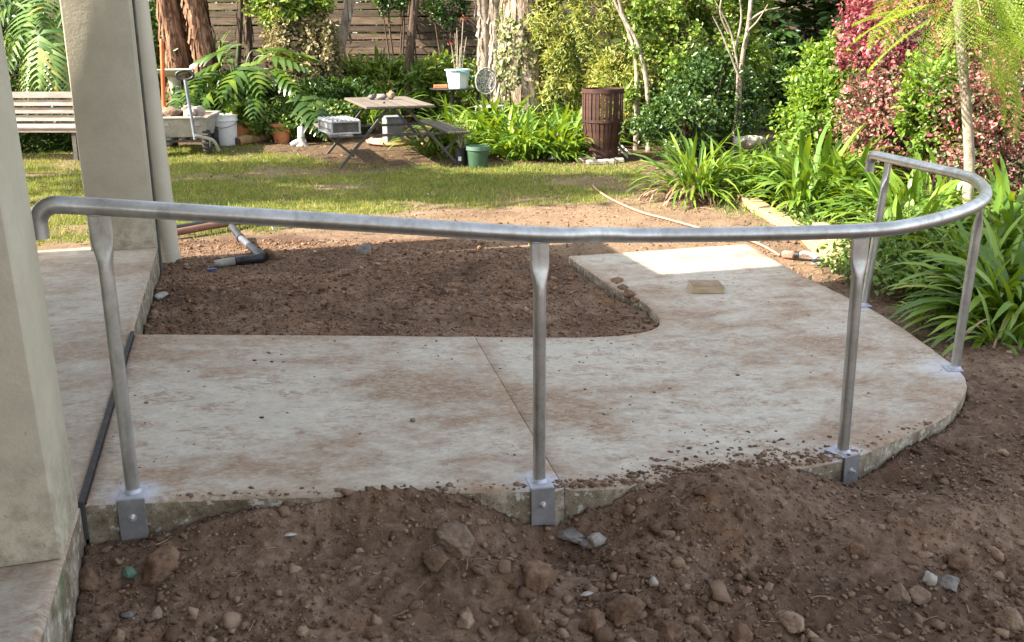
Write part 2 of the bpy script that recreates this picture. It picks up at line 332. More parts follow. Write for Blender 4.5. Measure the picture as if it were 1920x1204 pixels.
# ------------------------------------------------------------------ mesh building
def mesh_np(name, verts, faces, smooth=False):
    """verts (n,3); faces list of (k,m) int arrays."""
    me = bpy.data.meshes.new(name)
    verts = np.asarray(verts, np.float32)
    if not isinstance(faces, list): faces = [faces]
    faces = [np.asarray(f, np.int32) for f in faces if len(f)]
    nl = sum(f.size for f in faces); nf = sum(len(f) for f in faces)
    me.vertices.add(len(verts)); me.vertices.foreach_set('co', verts.ravel())
    me.loops.add(nl); me.polygons.add(nf)
    me.loops.foreach_set('vertex_index', np.concatenate([f.ravel() for f in faces]))
    starts = []; s = 0
    for f in faces:
        k = f.shape[1]; starts.append(s + np.arange(len(f)) * k); s += f.size
    me.polygons.foreach_set('loop_start', np.concatenate(starts).astype(np.int32))
    if smooth: me.polygons.foreach_set('use_smooth', np.ones(nf, bool))
    me.update(calc_edges=True); me.validate()
    return me
def link(name, me, mat=None, parent=None, loc=None, rot=None):
    if isinstance(mat, tuple):
        for i_, m_ in enumerate(mat): me.materials[i_] = m_
    elif mat is not None and not me.materials: me.materials.append(mat)
    o = bpy.data.objects.new(name, me); COL.objects.link(o)
    if parent is not None: o.parent = parent
    if loc is not None: o.location = [float(v) for v in loc]
    if rot is not None: o.rotation_euler = rot
    return o
def tag(o, label=None, cat=None, group=None, kind=None):
    if label: o['label'] = label
    if cat: o['category'] = cat
    if group: o['group'] = group
    if kind: o['kind'] = kind
    return o
def thing(name, label, cat, loc=(0, 0, 0), rz=0, group=None):
    o = bpy.data.objects.new(name, None); COL.objects.link(o); o.location = [float(v) for v in loc]; o.rotation_euler = (0, 0, rz)
    return tag(o, label, cat, group)

class MB:
    def __init__(s): s.v = []; s.q = []; s.t = []; s.n = 0
    def add(s, v, quads=None, tris=None):
        v = np.asarray(v, float).reshape(-1, 3)
        if quads is not None and len(quads): s.q.append(np.asarray(quads) + s.n)
        if tris is not None and len(tris): s.t.append(np.asarray(tris) + s.n)
        s.v.append(v); s.n += len(v); return s
    def box(s, c, size, rz=0, rx=0, ry=0, bev=0.0):
        x, y, z = [k / 2 for k in size]
        if bev > 0:
            b = min(bev, x * .45, y * .45, z * .45)
            P = []
            for sx in (-1, 1):
                for sy in (-1, 1):
                    for sz in (-1, 1):
                        P += [(sx * x, sy * (y - b), sz * (z - b)), (sx * (x - b), sy * y, sz * (z - b)), (sx * (x - b), sy * (y - b), sz * z)]
            P = np.array(P); idx = lambda a, b_, c_, k: ((a * 2 + b_) * 2 + c_) * 3 + k
            Q = []; T = []
            for i in (0, 1):
                Q.append([idx(i, 0, 0, 0), idx(i, 1, 0, 0), idx(i, 1, 1, 0), idx(i, 0, 1, 0)])
                Q.append([idx(0, i, 0, 1), idx(1, i, 0, 1), idx(1, i, 1, 1), idx(0, i, 1, 1)])
                Q.append([idx(0, 0, i, 2), idx(1, 0, i, 2), idx(1, 1, i, 2), idx(0, 1, i, 2)])
                for j in (0, 1):
                    Q.append([idx(i, j, 0, 0), idx(i, j, 1, 0), idx(i, j, 1, 1), idx(i, j, 0, 1)])
                    Q.append([idx(i, 0, j, 0), idx(i, 1, j, 0), idx(i, 1, j, 2), idx(i, 0, j, 2)])
                    Q.append([idx(0, i, j, 1), idx(1, i, j, 1), idx(1, i, j, 2), idx(0, i, j, 2)])
                    for k in (0, 1): T.append([idx(i, j, k, 0), idx(i, j, k, 1), idx(i, j, k, 2)])
            # orient outward
            def orient(F):
                out = []
                for f in F:
                    p = P[f]; n = np.cross(p[1] - p[0], p[2] - p[0])
                    out.append(f if n @ p.mean(0) > 0 else f[::-1])
                return out
            Q = orient(Q); T = orient(T)
        else:
            P = np.array([(-x, -y, -z), (x, -y, -z), (x, y, -z), (-x, y, -z), (-x, -y, z), (x, -y, z), (x, y, z), (-x, y, z)])
            Q = [[0, 3, 2, 1], [4, 5, 6, 7], [0, 1, 5, 4], [1, 2, 6, 5], [2, 3, 7, 6], [3, 0, 4, 7]]; T = None
        m = np.array(Matrix.Rotation(rz, 3, 'Z') @ Matrix.Rotation(ry, 3, 'Y') @ Matrix.Rotation(rx, 3, 'X'))
        return s.add(P @ m.T + np.asarray(c, float), Q, T)
    def bar(s, p, q, w, h=None, bev=0.0, up=(0, 0, 1)):
        """box from p to q, w wide, h deep"""
        p = np.asarray(p, float); q = np.asarray(q, float); h = h or w
        d = q - p; L = np.linalg.norm(d); d /= L; up = np.asarray(up, float)
        if abs(d @ up) > 0.98: up = np.array([0, 1.0, 0])
        sd = np.cross(d, up); sd /= np.linalg.norm(sd); u = np.cross(sd, d)
        k = MB().box((0, 0, 0), (L, w, h), bev=bev)
        m = np.stack([d, -sd, u], 1)
        v = np.concatenate(k.v) @ m.T + (p + q) / 2
        return s.add(v, np.concatenate(k.q) if k.q else None, np.concatenate(k.t) if k.t else None)
    def tube(s, P, r, n=12, cap=True, closed=False):
        P = np.asarray(P, float); m = len(P); r = np.broadcast_to(np.asarray(r, float), (m,))
        T = np.gradient(P, axis=0) if not closed else np.roll(P, -1, 0) - np.roll(P, 1, 0)
        T /= np.linalg.norm(T, axis=1)[:, None] + 1e-12
        nrm = np.array([0, 0, 1.0]) if abs(T[0][2]) < 0.9 else np.array([1.0, 0, 0])
        rings = []; ang = np.linspace(0, 2 * math.pi, n, endpoint=False)
        for i in range(m):
            nrm = nrm - T[i] * (nrm @ T[i]); nrm /= np.linalg.norm(nrm); bn = np.cross(T[i], nrm)
            rings.append(P[i] + r[i] * (np.cos(ang)[:, None] * nrm + np.sin(ang)[:, None] * bn))
        v = np.concatenate(rings); Q = []
        j = np.arange(n); jn = (j + 1) % n
        for i in range(m if closed else m - 1):
            a = i * n; b = ((i + 1) % m) * n
            Q.append(np.stack([a + j, a + jn, b + jn, b + j], 1))
        Q = np.concatenate(Q); Tt = []
        if cap and not closed:
            v = np.concatenate([v, P[:1], P[-1:]]); c0 = m * n; c1 = c0 + 1; e = (m - 1) * n
            Tt = np.concatenate([np.stack([np.full(n, c0), jn, j], 1), np.stack([np.full(n, c1), e + j, e + jn], 1)])
        return s.add(v, Q, Tt)
    def lathe(s, prof, n=24, c=(0, 0, 0), cap_b=True, cap_t=False, sx=1, sy=1):
        prof = np.asarray(prof, float); m = len(prof); ang = np.linspace(0, 2 * math.pi, n, endpoint=False)
        v = np.concatenate([np.stack([sx * r * np.cos(ang), sy * r * np.sin(ang), np.full(n, z)], 1) for r, z in prof]) + np.asarray(c, float)
        j = np.arange(n); jn = (j + 1) % n
        Q = np.concatenate([np.stack([i * n + j, i * n + jn, (i + 1) * n + jn, (i + 1) * n + j], 1) for i in range(m - 1)])
        T = []
        if cap_b: v = np.concatenate([v, [np.array([0, 0, prof[0][1]]) + c]]); T.append(np.stack([np.full(n, len(v) - 1), jn, j], 1))
        if cap_t: v = np.concatenate([v, [np.array([0, 0, prof[-1][1]]) + c]]); T.append(np.stack([np.full(n, len(v) - 1), (m - 1) * n + j, (m - 1) * n + jn], 1))
        return s.add(v, Q, np.concatenate(T) if T else None)
    def mesh(s, name, smooth=None, off=None):
        v = np.concatenate(s.v)
        if off is not None: v = v - np.asarray(off, float)
        f = []
        if s.q: f.append(np.concatenate(s.q))
        if s.t: f.append(np.concatenate(s.t))
        me = mesh_np(name, v, f, smooth is not None)
        if smooth is not None: me.set_sharp_from_angle(angle=R(smooth))
        return me
    def build(s, name, mat, parent=None, smooth=35, world=False, loc=None, rot=None):
        off = np.array(parent.location) if (world and parent is not None) else None
        return link(name, s.mesh(name, smooth, off), mat, parent, loc, rot)

_ico = None
def ico(sub=1):
    t = (1 + 5 ** .5) / 2
    v = [(-1, t, 0), (1, t, 0), (-1, -t, 0), (1, -t, 0), (0, -1, t), (0, 1, t), (0, -1, -t), (0, 1, -t), (t, 0, -1), (t, 0, 1), (-t, 0, -1), (-t, 0, 1)]
    f = [(0, 11, 5), (0, 5, 1), (0, 1, 7), (0, 7, 10), (0, 10, 11), (1, 5, 9), (5, 11, 4), (11, 10, 2), (10, 7, 6), (7, 1, 8), (3, 9, 4), (3, 4, 2), (3, 2, 6), (3, 6, 8), (3, 8, 9), (4, 9, 5), (2, 4, 11), (6, 2, 10), (8, 6, 7), (9, 8, 1)]
    v = [np.array(p) / np.linalg.norm(p) for p in v]
    for _ in range(sub):
        cache = {}; nf = []
        def mid(a, b):
            k = (min(a, b), max(a, b))
            if k not in cache: p = v[a] + v[b]; v.append(p / np.linalg.norm(p)); cache[k] = len(v) - 1
            return cache[k]
        for a, b, c in f:
            x, y, z = mid(a, b), mid(b, c), mid(c, a); nf += [(a, x, z), (b, y, x), (c, z, y), (x, y, z)]
        f = nf
    return np.array(v), np.array(f)
ICO0, ICO1, ICO2, ICO3 = ico(0), ico(1), ico(2), ico(3)
def rock_mesh(name, size, seed, rough=0.3, sub=2, facet=True):
    r = np.random.default_rng(seed); v, f = {1: ICO1, 2: ICO2, 3: ICO3}[sub]; v = v.copy()
    d = 1 + rough * .7 * fbm(v[:, 0] * 2.1 + seed, v[:, 1] * 2.1 + v[:, 2] * 1.7, 4) * 2
    for _ in range(13):                      # broken faces
        n = r.normal(size=3); n /= np.linalg.norm(n); h = r.uniform(0.50, 0.88)
        k = v @ n; d = np.where(k * d > h, h / np.maximum(k, 1e-3), d)
    d = d * (1 + rough * 1.3 * fbm(v[:, 0] * 9.3 + seed * 3, v[:, 1] * 9.3 + v[:, 2] * 7.1, 4))
    d = d / (np.percentile(np.abs(v * d[:, None]), 96) + 1e-6)
    v = v * d[:, None] * np.asarray(size) / 2
    return mesh_np(name, v, f, not facet)
def rots(n, r):
    """n random rotation matrices"""
    q = r.normal(size=(n, 4)); q /= np.linalg.norm(q, axis=1)[:, None]; w, x, y, z = q.T
    return np.stack([np.stack([1 - 2 * (y * y + z * z), 2 * (x * y - z * w), 2 * (x * z + y * w)], 1),
                     np.stack([2 * (x * y + z * w), 1 - 2 * (x * x + z * z), 2 * (y * z - x * w)], 1),
                     np.stack([2 * (x * z - y * w), 2 * (y * z + x * w), 1 - 2 * (x * x + y * y)], 1)], 1)

# ------------------------------------------------------------------ plan of the slabs
outer_px = [(150, 944), (250, 939), (420, 932), (640, 927), (840, 921), (1011, 917), (1200, 909), (1400, 884), (1580, 860), (1700, 813), (1775, 777), (1808, 737), (1812, 714), (1792, 686), (1700, 619), (1625, 574), (1500, 514), (1402, 457)]
inner_px = [(1066, 480), (1108, 509), (1160, 543), (1203, 563), (1228, 585), (1237, 602), (1225, 616), (1190, 625), (1120, 631), (1030, 632), (890, 631), (600, 628), (262, 626)]
outer = np.array([slab_at(*p)[:2] for p in outer_px]); inner = np.array([slab_at(*p)[:2] for p in inner_px])
outer_c = catmull(outer[:-1], 6); outer_c = np.vstack([outer_c, outer[-1:]])
inner_c = catmull(inner[:], 6)
J0, J1 = ab(A_V + .012, 3.10), ab(A_V + .012, (inner[-1] @ V))
outer_c[0] = ab(A_V + .012, outer_c[0] @ V); inner_c[-1] = ab(A_V + .012, inner_c[-1] @ V)
ramp_poly = np.vstack([outer_c, inner_c])
cj0 = slab_at(1064, 925)[:2]; cj1 = slab_at(889, 630)[:2]          # control joint
ver_poly = np.array([ab(A_V, 1.2), ab(A_V, 7.55), ab(-1.9, 7.5), ab(-6.0, 7.5), ab(-6.0, 1.2)])

def ground_z(x, y):
    x = np.asarray(x, float); y = np.asarray(y, float)
    a = x * U[0] + y * U[1]; b = x * V[0] + y * V[1]
    n_big = fbm(x * 0.9, y * 0.9, 3); n_mid = fbm(x * 3.1, y * 3.1, 4); n_fine = fbm(x * 16, y * 16, 4)
    # ---- excavated soil in front of the ramp
    e = np.clip(3.13 - b, -0.2, 6)
    zf = -0.215 - 0.13 * e - 0.02 * a * sstep(0, 1, e)
    ak = np.array([-1.2, -.6, -.40, -.22, -.05, .35, .70, .86, 1.0, 1.14, 1.30, 1.6, 1.95, 2.15, 2.35, 2.6, 3.0, 5])
    zk = np.array([-.16, -.16, -.14, -.095, -.045, -.025, -.045, -.11, -.13, -.075, -.012, .002, -.002, -.06, -.09, -.075, -.065, -.05])
    ze = zs(a) + np.interp(a, ak, zk)
    w = np.exp(-np.clip(e, 0, 9) / 0.22)
    front = ze * w + zf * (1 - w)
    def bumpz(px, py, z, h, ra, rb):
        p = at(px, py, z)[:2]; da = a - p @ U; db = b - p @ V
        return h * np.exp(-(da / ra) ** 2 - (db / rb) ** 2)
    front = front + bumpz(1085, 1025, -.25, -.085, .21, .14) + bumpz(1345, 955, -.2, .095, .30, .17) + bumpz(1235, 1065, -.25, .05, .12, .15)
    front = front + bumpz(290, 1045, -.28, -.05, .16, .08) + bumpz(790, 985, -.2, .06, .32, .13) + bumpz(1640, 905, -.25, -.06, .17, .10) + bumpz(1780, 975, -.25, .065, .35, .16)
    front = front + bumpz(950, 1100, -.28, .04, .20, .08) + bumpz(1500, 1120, -.3, .03, .3, .1) + bumpz(160, 1120, -.30, .02, .12, .10) + bumpz(620, 1080, -.28, -.03, .25, .1)
    front = front + 0.040 * n_mid + 0.034 * n_fine + 0.020 * (0.35 - np.abs(fbm(x * 31, y * 31 + 9, 4)) * 2) * (.5 + 1.2 * vnoise(x * 5, y * 5))
    # ---- planting bed inside the L
    bedz = -0.155 + 0.11 * n_mid + 0.030 * n_fine + 0.012 * fbm(x * 40, y * 40, 3) - 0.075 * sstep(1.2, 2.2, a) + .03 * sstep(.4, 1.2, a)
    bedz = bedz + bumpz(930, 500, -.15, .10, .28, .25) + bumpz(690, 470, -.13, .06, .5, .3) + bumpz(460, 470, -.13, .03, .4, .3)
    bedz = np.where(b < 5.3, np.minimum(bedz, zs(a) - 0.035 - 0.0 * a), bedz)
    # ---- lawn and garden beyond, right-hand garden
    lawn = -0.185 + 0.022 * (np.clip(b, 6, 13) - 7) + 0.05 * np.clip(y - 12.6, 0, 6) + 0.03 * n_big + 0.012 * n_mid
    right = -0.31 + 0.10 * sstep(3.9, 5.5, a) + 0.03 * n_mid + 0.015 * n_fine
    far = sstep(6.5, 7.3, b)
    mid = bedz * sstep(2.75, 2.45, a) + right * sstep(2.45, 2.75, a)
    wl_ = sstep(A_V - .1, A_V - .3, a)
    mid = mid * (1 - wl_) + lawn * wl_
    z = mid * (1 - far) + lawn * far
    sf = sstep(3.9, 3.3, b - 0.9 * sstep(2.2, 3.4, a))
    z = z * (1 - sf) + front * sf
    # ---- keep clear under the slabs
    inr = inside(ramp_poly, x, y)
    near = (np.abs(x) < 6) & (y > 1.5) & (y < 10)
    dist = np.full(x.shape, 9.0); dist[near] = dist_poly(ramp_poly, x[near], y[near])
    notfront = sstep(3.3, 3.6, b)
    z = np.where(~inr, np.minimum(z, zs(a) - 0.035 - .035 * sstep(1.4, 2.2, a) * sstep(5.4, 5.8, b) + 0.5 * dist + 3 * (1 - notfront)), z)
    lip = sstep(1.08, 1.62, a + .25 * fbm(a * 6, b * 6, 2)) * sstep(2.22, 1.75, a)
    over = zs(a) + 0.016 * lip - 0.20 * (1 - lip) - 0.75 * np.maximum(dist - .012 - .10 * lip * np.clip(fbm(a * 4, b * 4 + 3, 3) + .4, 0, 1), 0) + 0.010 * n_fine
    z = np.where(inr, np.minimum(np.maximum(zs(a) - 0.14, np.where(b < 3.6, over, -9)), zs(a) + .03), z)
    z = np.where(inside(ver_poly, x, y), np.minimum(z, -0.27), z)
    return z
def gz(x, y): return float(ground_z(np.array([x]), np.array([y]))[0])
def on_ground(px, py, z0=-.2):
    z = z0
    for _ in range(14):
        p = at(px, py, z); z = 0.5 * z + 0.5 * gz(p[0], p[1])
    return np.array([p[0], p[1], gz(p[0], p[1])])

lawn_px = [(-500, 300), (60, 284), (318, 292), (470, 290), (620, 316), (860, 322), (1090, 309), (1190, 318), (1185, 362), (1110, 376), (960, 384), (860, 386), (760, 394), (640, 408), (520, 424), (330, 438), (200, 445), (60, 447), (-500, 470)]
lawn_poly = np.array([at(px, py, -.12)[:2] for px, py in lawn_px])
bed_px = [(300, 452), (480, 440), (700, 436), (900, 446), (1040, 466), (1100, 510), (1260, 600), (1150, 640), (260, 640)]
bed_poly = np.array([at(px, py, -.15)[:2] for px, py in bed_px])
def soft(poly, x, y, wdt, amp):
    nx = fbm(x * 2.3 + 9, y * 2.3, 4) * amp; ny = fbm(x * 2.3, y * 2.3 + 31, 4) * amp
    i = inside(poly, x + nx, y + ny); d = dist_poly(poly, x + nx, y + ny)
    return np.where(i, np.clip(0.5 + d / wdt, 0, 1), np.clip(0.5 - d / wdt, 0, 1))
def zones(x, y):
    b = x * V[0] + y * V[1]; a = x * U[0] + y * U[1]
    lw = soft(lawn_poly, x, y, 0.35, 0.5)
    bald = np.clip(fbm(x * 1.1 + 4, y * 1.9 + 8, 4) * 5.5 - 0.15, 0, 1)
    lw = lw * (1 - 0.85 * bald)
    bed = soft(bed_poly, x, y, 0.12, 0.3)
    dry = sstep(6.3, 7.0, b) * (1 - bed) * sstep(12.5, 10.5, y)
    garden = np.maximum(sstep(12.0, 12.6, y + fbm(x, y, 3)), sstep(2.2, 3.2, x - (y - 7) * 0.05) * sstep(5.0, 6.0, y)) * (1 - lw)
    return lw, dry, garden

# ------------------------------------------------------------------ SETTING
def mk_ground():
    t = NT('ground_soil'); v = t.pos()
    at_ = t.n('Attribute', attribute_name='zone'); sep = t.n('SeparateColor'); t.L.new(at_.outputs['Color'], sep.inputs[0])
    n1 = t.noise(v, 2.6, 6, 0.65, 0.5); n2 = t.noise(v, 22, 7, 0.75); n3 = t.noise(v, 90, 4, 0.7)
    f = t.math('ADD', t.math('MULTIPLY', n1, 0.5), t.math('MULTIPLY', n2, 0.5))
    soil = t.ramp(f, [(0.36, (0.072, 0.042, 0.025)), (0.5, (0.172, 0.112, 0.075)), (0.66, (0.34, 0.238, 0.168))])
    ochre = t.mr(t.noise(v, 3.3, 4, 0.6), 0.57, 0.70, 0, 0.6)
    soil = t.mix(ochre, soil, (0.24, 0.13, 0.066))
    soil = t.mix(t.mr(t.noise(v, 1.1, 3, 0.5), 0.52, 0.64, 0, 0.55), soil, (0.062, 0.036, 0.024))
    soil = t.mix(t.mr(n3, 0.62, 0.72, 0, 0.5), soil, (0.27, 0.21, 0.16))
    dry = t.ramp(f, [(0.36, (0.13, 0.083, 0.052)), (0.62, (0.275, 0.192, 0.125))])
    lawn = t.ramp(f, [(0.36, (0.085, 0.085, 0.032)), (0.62, (0.19, 0.165, 0.08))])
    mulch = t.ramp(n2, [(0.36, (0.045, 0.030, 0.018)), (0.62, (0.17, 0.115, 0.07))])
    col = t.mix(sep.outputs[1], soil, dry)
    col = t.mix(sep.outputs[2], col, mulch)
    col = t.mix(sep.outputs[0], col, lawn)
    h = t.math('ADD', t.math('MULTIPLY', n2, 0.7), t.math('MULTIPLY', n3, 0.3))
    return t.done(col, 0.95, 0, t.bump(h, 1.0, 0.022), 0.15)
def axis(parts):
    out = []
    for a0, a1, s in parts: out.append(np.arange(a0, a1, s))
    return np.concatenate(out + [[parts[-1][1]]])
xs = np.concatenate([-np.geomspace(9, 120, 16)[::-1], axis([(-8.9, -3.0, .12), (-3.0, 3.6, .0135), (3.6, 9, .09)]), np.geomspace(9.4, 120, 16)])
ys = np.concatenate([-np.geomspace(2, 120, 14)[::-1], axis([(-1.9, 1.9, .15), (1.9, 3.7, .010), (3.7, 5.0, .02), (5.0, 7.6, .018), (7.6, 20, .08)]), np.geomspace(20.5, 300, 20)])
X, Y = np.meshgrid(xs, ys); Z = ground_z(X, Y)
nx, ny = len(xs), len(ys)
idx = np.arange(nx * ny).reshape(ny, nx)
Fq = np.stack([idx[:-1, :-1].ravel(), idx[:-1, 1:].ravel(), idx[1:, 1:].ravel(), idx[1:, :-1].ravel()], 1)
gme = mesh_np('ground', np.stack([X.ravel(), Y.ravel(), Z.ravel()], 1), Fq, True)
lw, dr, ga = zones(X, Y)
ca = gme.attributes.new('zone', 'FLOAT_COLOR', 'POINT')
ca.data.foreach_set('color', np.stack([lw.ravel(), dr.ravel(), ga.ravel(), np.ones(nx * ny)], 1).astype(np.float32).ravel())
ground = tag(link('ground', gme, mk_ground()), kind='structure')

def slab_mesh(name, poly, zf, thick, bev=0.010, step=0.06, rough=0.004):
    """slab with rounded arris: plan polygon, top height zf(a)."""
    P = np.asarray(poly, float); out = []
    for i in range(len(P)):
        p, q = P[i], P[(i + 1) % len(P)]; L = np.linalg.norm(q - p); k = max(1, int(L / 0.05))
        for j in range(k): out.append(p + (q - p) * j / k)
    P = np.array(out)
    area = 0.5 * np.sum(P[:, 0] * np.roll(P[:, 1], -1) - np.roll(P[:, 0], -1) * P[:, 1])
    if area < 0: P = P[::-1]
    T = np.roll(P, -1, 0) - np.roll(P, 1, 0); T /= np.linalg.norm(T, axis=1)[:, None] + 1e-9
    Nn = np.stack([T[:, 1], -T[:, 0]], 1); n = len(P)
    wob = fbm(P[:, 0] * 14, P[:, 1] * 14, 4)
    bv = np.where(np.abs((P - cj0) @ jn_) < .012, .0012, bev) * (1 + 1.2 * np.abs(wob)); ins = P - Nn * bv[:, None]
    mn, mx = P.min(0), P.max(0)
    gx, gy = np.meshgrid(np.arange(mn[0], mx[0], step), np.arange(mn[1], mx[1], step)); gx = gx.ravel(); gy = gy.ravel()
    ok = inside(ins, gx, gy) & (dist_poly(ins, gx, gy) > step * 0.3)
    pts = [Vector(p) for p in ins] + [Vector((x, y)) for x, y in zip(gx[ok], gy[ok])]
    r = delaunay_2d_cdt(pts, [], [list(range(n))], 1, 1e-6)
    v2 = np.array([(p.x, p.y) for p in r[0]]); tri = np.array([f for f in r[2] if len(f) == 3])
    top = np.column_stack([v2, zf(v2 @ U)])
    za = zf(P @ U)
    r1 = np.column_stack([P, za - bv]); r2 = np.column_stack([P + Nn * 0.004 * wob[:, None] * 2, za - thick * 0.5]); r3 = np.column_stack([P, za - thick])
    m0 = len(top); j = np.arange(n); jn = (j + 1) % n
    V_ = np.vstack([top, r1, r2, r3])
    # map boundary of the triangulation (first n inputs keep their order)
    o0 = np.array([next(k for k, src in enumerate(r[3]) if i in src) if i >= len(r[3]) or i not in r[3][i] else i for i in range(n)])
    Q = [np.stack([o0[j], m0 + j, m0 + jn, o0[jn]], 1), np.stack([m0 + j, m0 + n + j, m0 + n + jn, m0 + jn], 1), np.stack([m0 + n + j, m0 + 2 * n + j, m0 + 2 * n + jn, m0 + n + jn], 1)]
    me = mesh_np(name, V_, [np.concatenate(Q), tri], True)
    me.materials.append(None); me.materials.append(None)
    vco = np.array([v_.co[:2] for v_ in me.vertices]); ed = dist_poly(P, vco[:, 0], vco[:, 1])
    ea = me.attributes.new('edge', 'FLOAT', 'POINT'); ea.data.foreach_set('value', ed.astype(np.float32))
    mi = np.zeros(len(me.polygons), np.int32); mi[n:3 * n] = 1; me.polygons.foreach_set('material_index', mi)
    return me
post_base = [slab_at(*p) for p in [(250, 925), (1011, 905), (1580, 850), (1790, 692), (1620, 573)]]
spots = [(p[0], p[1], p[2], 0.125, 0.65) for p in post_base]
spots[3] = (*post_base[3], 0.20, 0.55)
concrete = mk_concrete('path_concrete', spots)
concrete_v = mk_concrete('verandah_concrete', [], 0.8)
path = bpy.data.objects.new('path', None); COL.objects.link(path); tag(path, kind='structure')
# the path was poured in two bays with a saw-cut joint between them
gap = 0.0011
jd = (cj1 - cj0) / np.linalg.norm(cj1 - cj0); jn_ = np.array([jd[1], -jd[0]])      # points to the right bay
def clip(poly, p, n, keep):
    out = []; m = len(poly)
    for i in range(m):
        A, B = poly[i], poly[(i + 1) % m]; da = (A - p) @ n * keep; db = (B - p) @ n * keep
        if da >= 0: out.append(A)
        if da * db < 0: out.append(A + (B - A) * da / (da - db))
    return np.array(out)
def clip_local(poly, keep):
    # the joint only crosses the near run: cut with it there, leave the far arm to the right bay
    return clip(poly, cj0 + jn_ * gap * keep, jn_, keep)
far_arm = lambda P: P
left_bay = clip_local(ramp_poly, -1)
right_bay = clip_local(ramp_poly, 1)
# far arm leans left of the joint line only well beyond the inner edge, so split by hand: take left points with b<5.3
lb = ramp_poly @ V
i_out = [i for i in range(len(outer_c)) if (outer_c[i] - cj0) @ jn_ < 0]
i_in = [i for i in range(len(inner_c)) if (inner_c[i] - cj1) @ jn_ < 0 and inner_c[i] @ V < 5.4]
eo = cj0 + jd * ((outer_c[i_out[-1]] - cj0) @ jd); ei = cj1 + jd * ((inner_c[i_in[0]] - cj1) @ jd)
left_bay = np.vstack([outer_c[i_out], eo - jn_ * gap, ei - jn_ * gap, inner_c[i_in]])
right_bay = np.vstack([eo + jn_ * gap, outer_c[i_out[-1] + 1:], inner_c[:i_in[0]], ei + jn_ * gap])
link('slab', slab_mesh('slab', left_bay, zs, 0.16), (concrete, M['slabside']), path)
link('slab', slab_mesh('slab', right_bay, zs, 0.16), (concrete, M['slabside']), path)
mb = MB(); jb0, jb1 = outer_c[0] @ V, inner_c[-1] @ V
mb.bar((*ab(A_V + .004, jb0 - .012), -.058), (*ab(A_V + .004, jb1 + .02), -.058), 0.017, 0.135, 0.002); mb.build('joint_filler', M['joint'], path)
ver = link('verandah_floor', slab_mesh('verandah_floor', ver_poly, lambda a: 0 * np.asarray(a), 0.26, 0.012), (concrete_v, M['slabside'])); tag(ver, kind='structure')

# ------------------------------------------------------------------ house, columns, downpipe
house = thing('house', 'two storey house over the verandah carried by beige square columns', 'house', (*ab(-3.5, 0), 0))
def uvbox(mb, a0, a1, b0, b1, z0, z1):
    c = ab((a0 + a1) / 2, (b0 + b1) / 2); return mb.box((*c, (z0 + z1) / 2), (a1 - a0, b1 - b0, z1 - z0), ANG)
uvbox(MB(), -8, A_V - .02, -8, 5.80, 2.46, 5.25).build('wall', M['paint'], house, world=True)
uvbox(MB(), -8.3, A_V + .2, -8.3, 5.90, 5.253, 5.42).build('roof', M['roof'], house, world=True)
uvbox(MB(), -8, A_V + .0, -8, 7.30, 2.403, 2.457).build('balcony_deck', M['ceil'], house, world=True)
uvbox(MB(), -6.0, -5.8, -8, 7.1, .003, 2.40).build('ground_floor_wall', M['paint'], house, world=True)
def column(name, label, corner, w, d):
    a1 = corner @ U; b0 = corner @ V
    c = ab(a1 - w / 2, b0 + d / 2); t = thing(name, label, 'column', (*c, 0), ANG)
    n = 46; hw, hd = w / 2, d / 2
    # shaft as a rounded square loft with the slight waviness of hand-laid render
    ring = []
    r = 0.012
    for sx, sy, a0 in ((1, 1, 0), (-1, 1, 90), (-1, -1, 180), (1, -1, 270)):
        for k in range(4):
            th = R(a0 + 30 * k); ring.append((sx * (hw - r) + r * math.cos(th), sy * (hd - r) + r * math.sin(th)))
        ex = {0: (-1, 0), 90: (0, -1), 180: (1, 0), 270: (0, 1)}[a0]
        for q in (0.25, 0.5, 0.75):
            px_, py_ = ring[-1]; ln = (2 * (hw if ex[0] else hd) - 2 * r)
            pass
    ring = np.array(ring); m = len(ring)
    zz = np.linspace(0.001, 2.40, n); vv = []
    for z in zz:
        k = 1 + 0.006 * fbm(np.arctan2(ring[:, 1], ring[:, 0]) * 3 + corner[0], np.full(m, z * 4.0), 3)
        vv.append(np.column_stack([ring * k[:, None], np.full(m, z)]))
    j = np.arange(m); jn = (j + 1) % m
    Q = np.concatenate([np.stack([i * m + j, i * m + jn, (i + 1) * m + jn, (i + 1) * m + j], 1) for i in range(n - 1)])
    o = link('shaft', mesh_np('shaft', np.concatenate(vv), Q, True), M['paint'], t); o.data.set_sharp_from_angle(angle=R(25))
    return o
fc = at(89, 1053, 0)[:2]; fc = ab(A_V - .002, fc @ V)
bc = at(293, 464, 0)[:2]; bc = ab(min(bc @ U, A_V - .01), bc @ V)
column('verandah_column', 'square beige rendered column nearest the camera, in front of the galvanised rail', fc, .44, .36).parent.rotation_euler[1] = -0.018
column('verandah_column', 'square beige rendered column behind the rail, beside the round downpipe', bc, .43, .40)
dp = on_ground(321, 489, -.14); 
dpt = thing('downpipe', 'round beige downpipe standing in soil against the back column', 'downpipe', (dp[0], dp[1], dp[2] - .03))
MB().tube([(0, 0, -.02), (-.003, 0, .12), (-.06, 0, 2.5)], 0.069, 24).build('pipe', M['pipepaint'], dpt)
MB().tube([(0, 0, -.01), (0, 0, .1)], 0.073, 24).build('pipe_foot', M['pipepaint'], dpt)
cs = ab(bc @ U + .022, bc @ V + .03); MB().bar((*cs, -.2), (*cs, 2.39), 0.016, 0.02, 0.003).build('cover_strip', M['darkseam'], dpt, world=True)

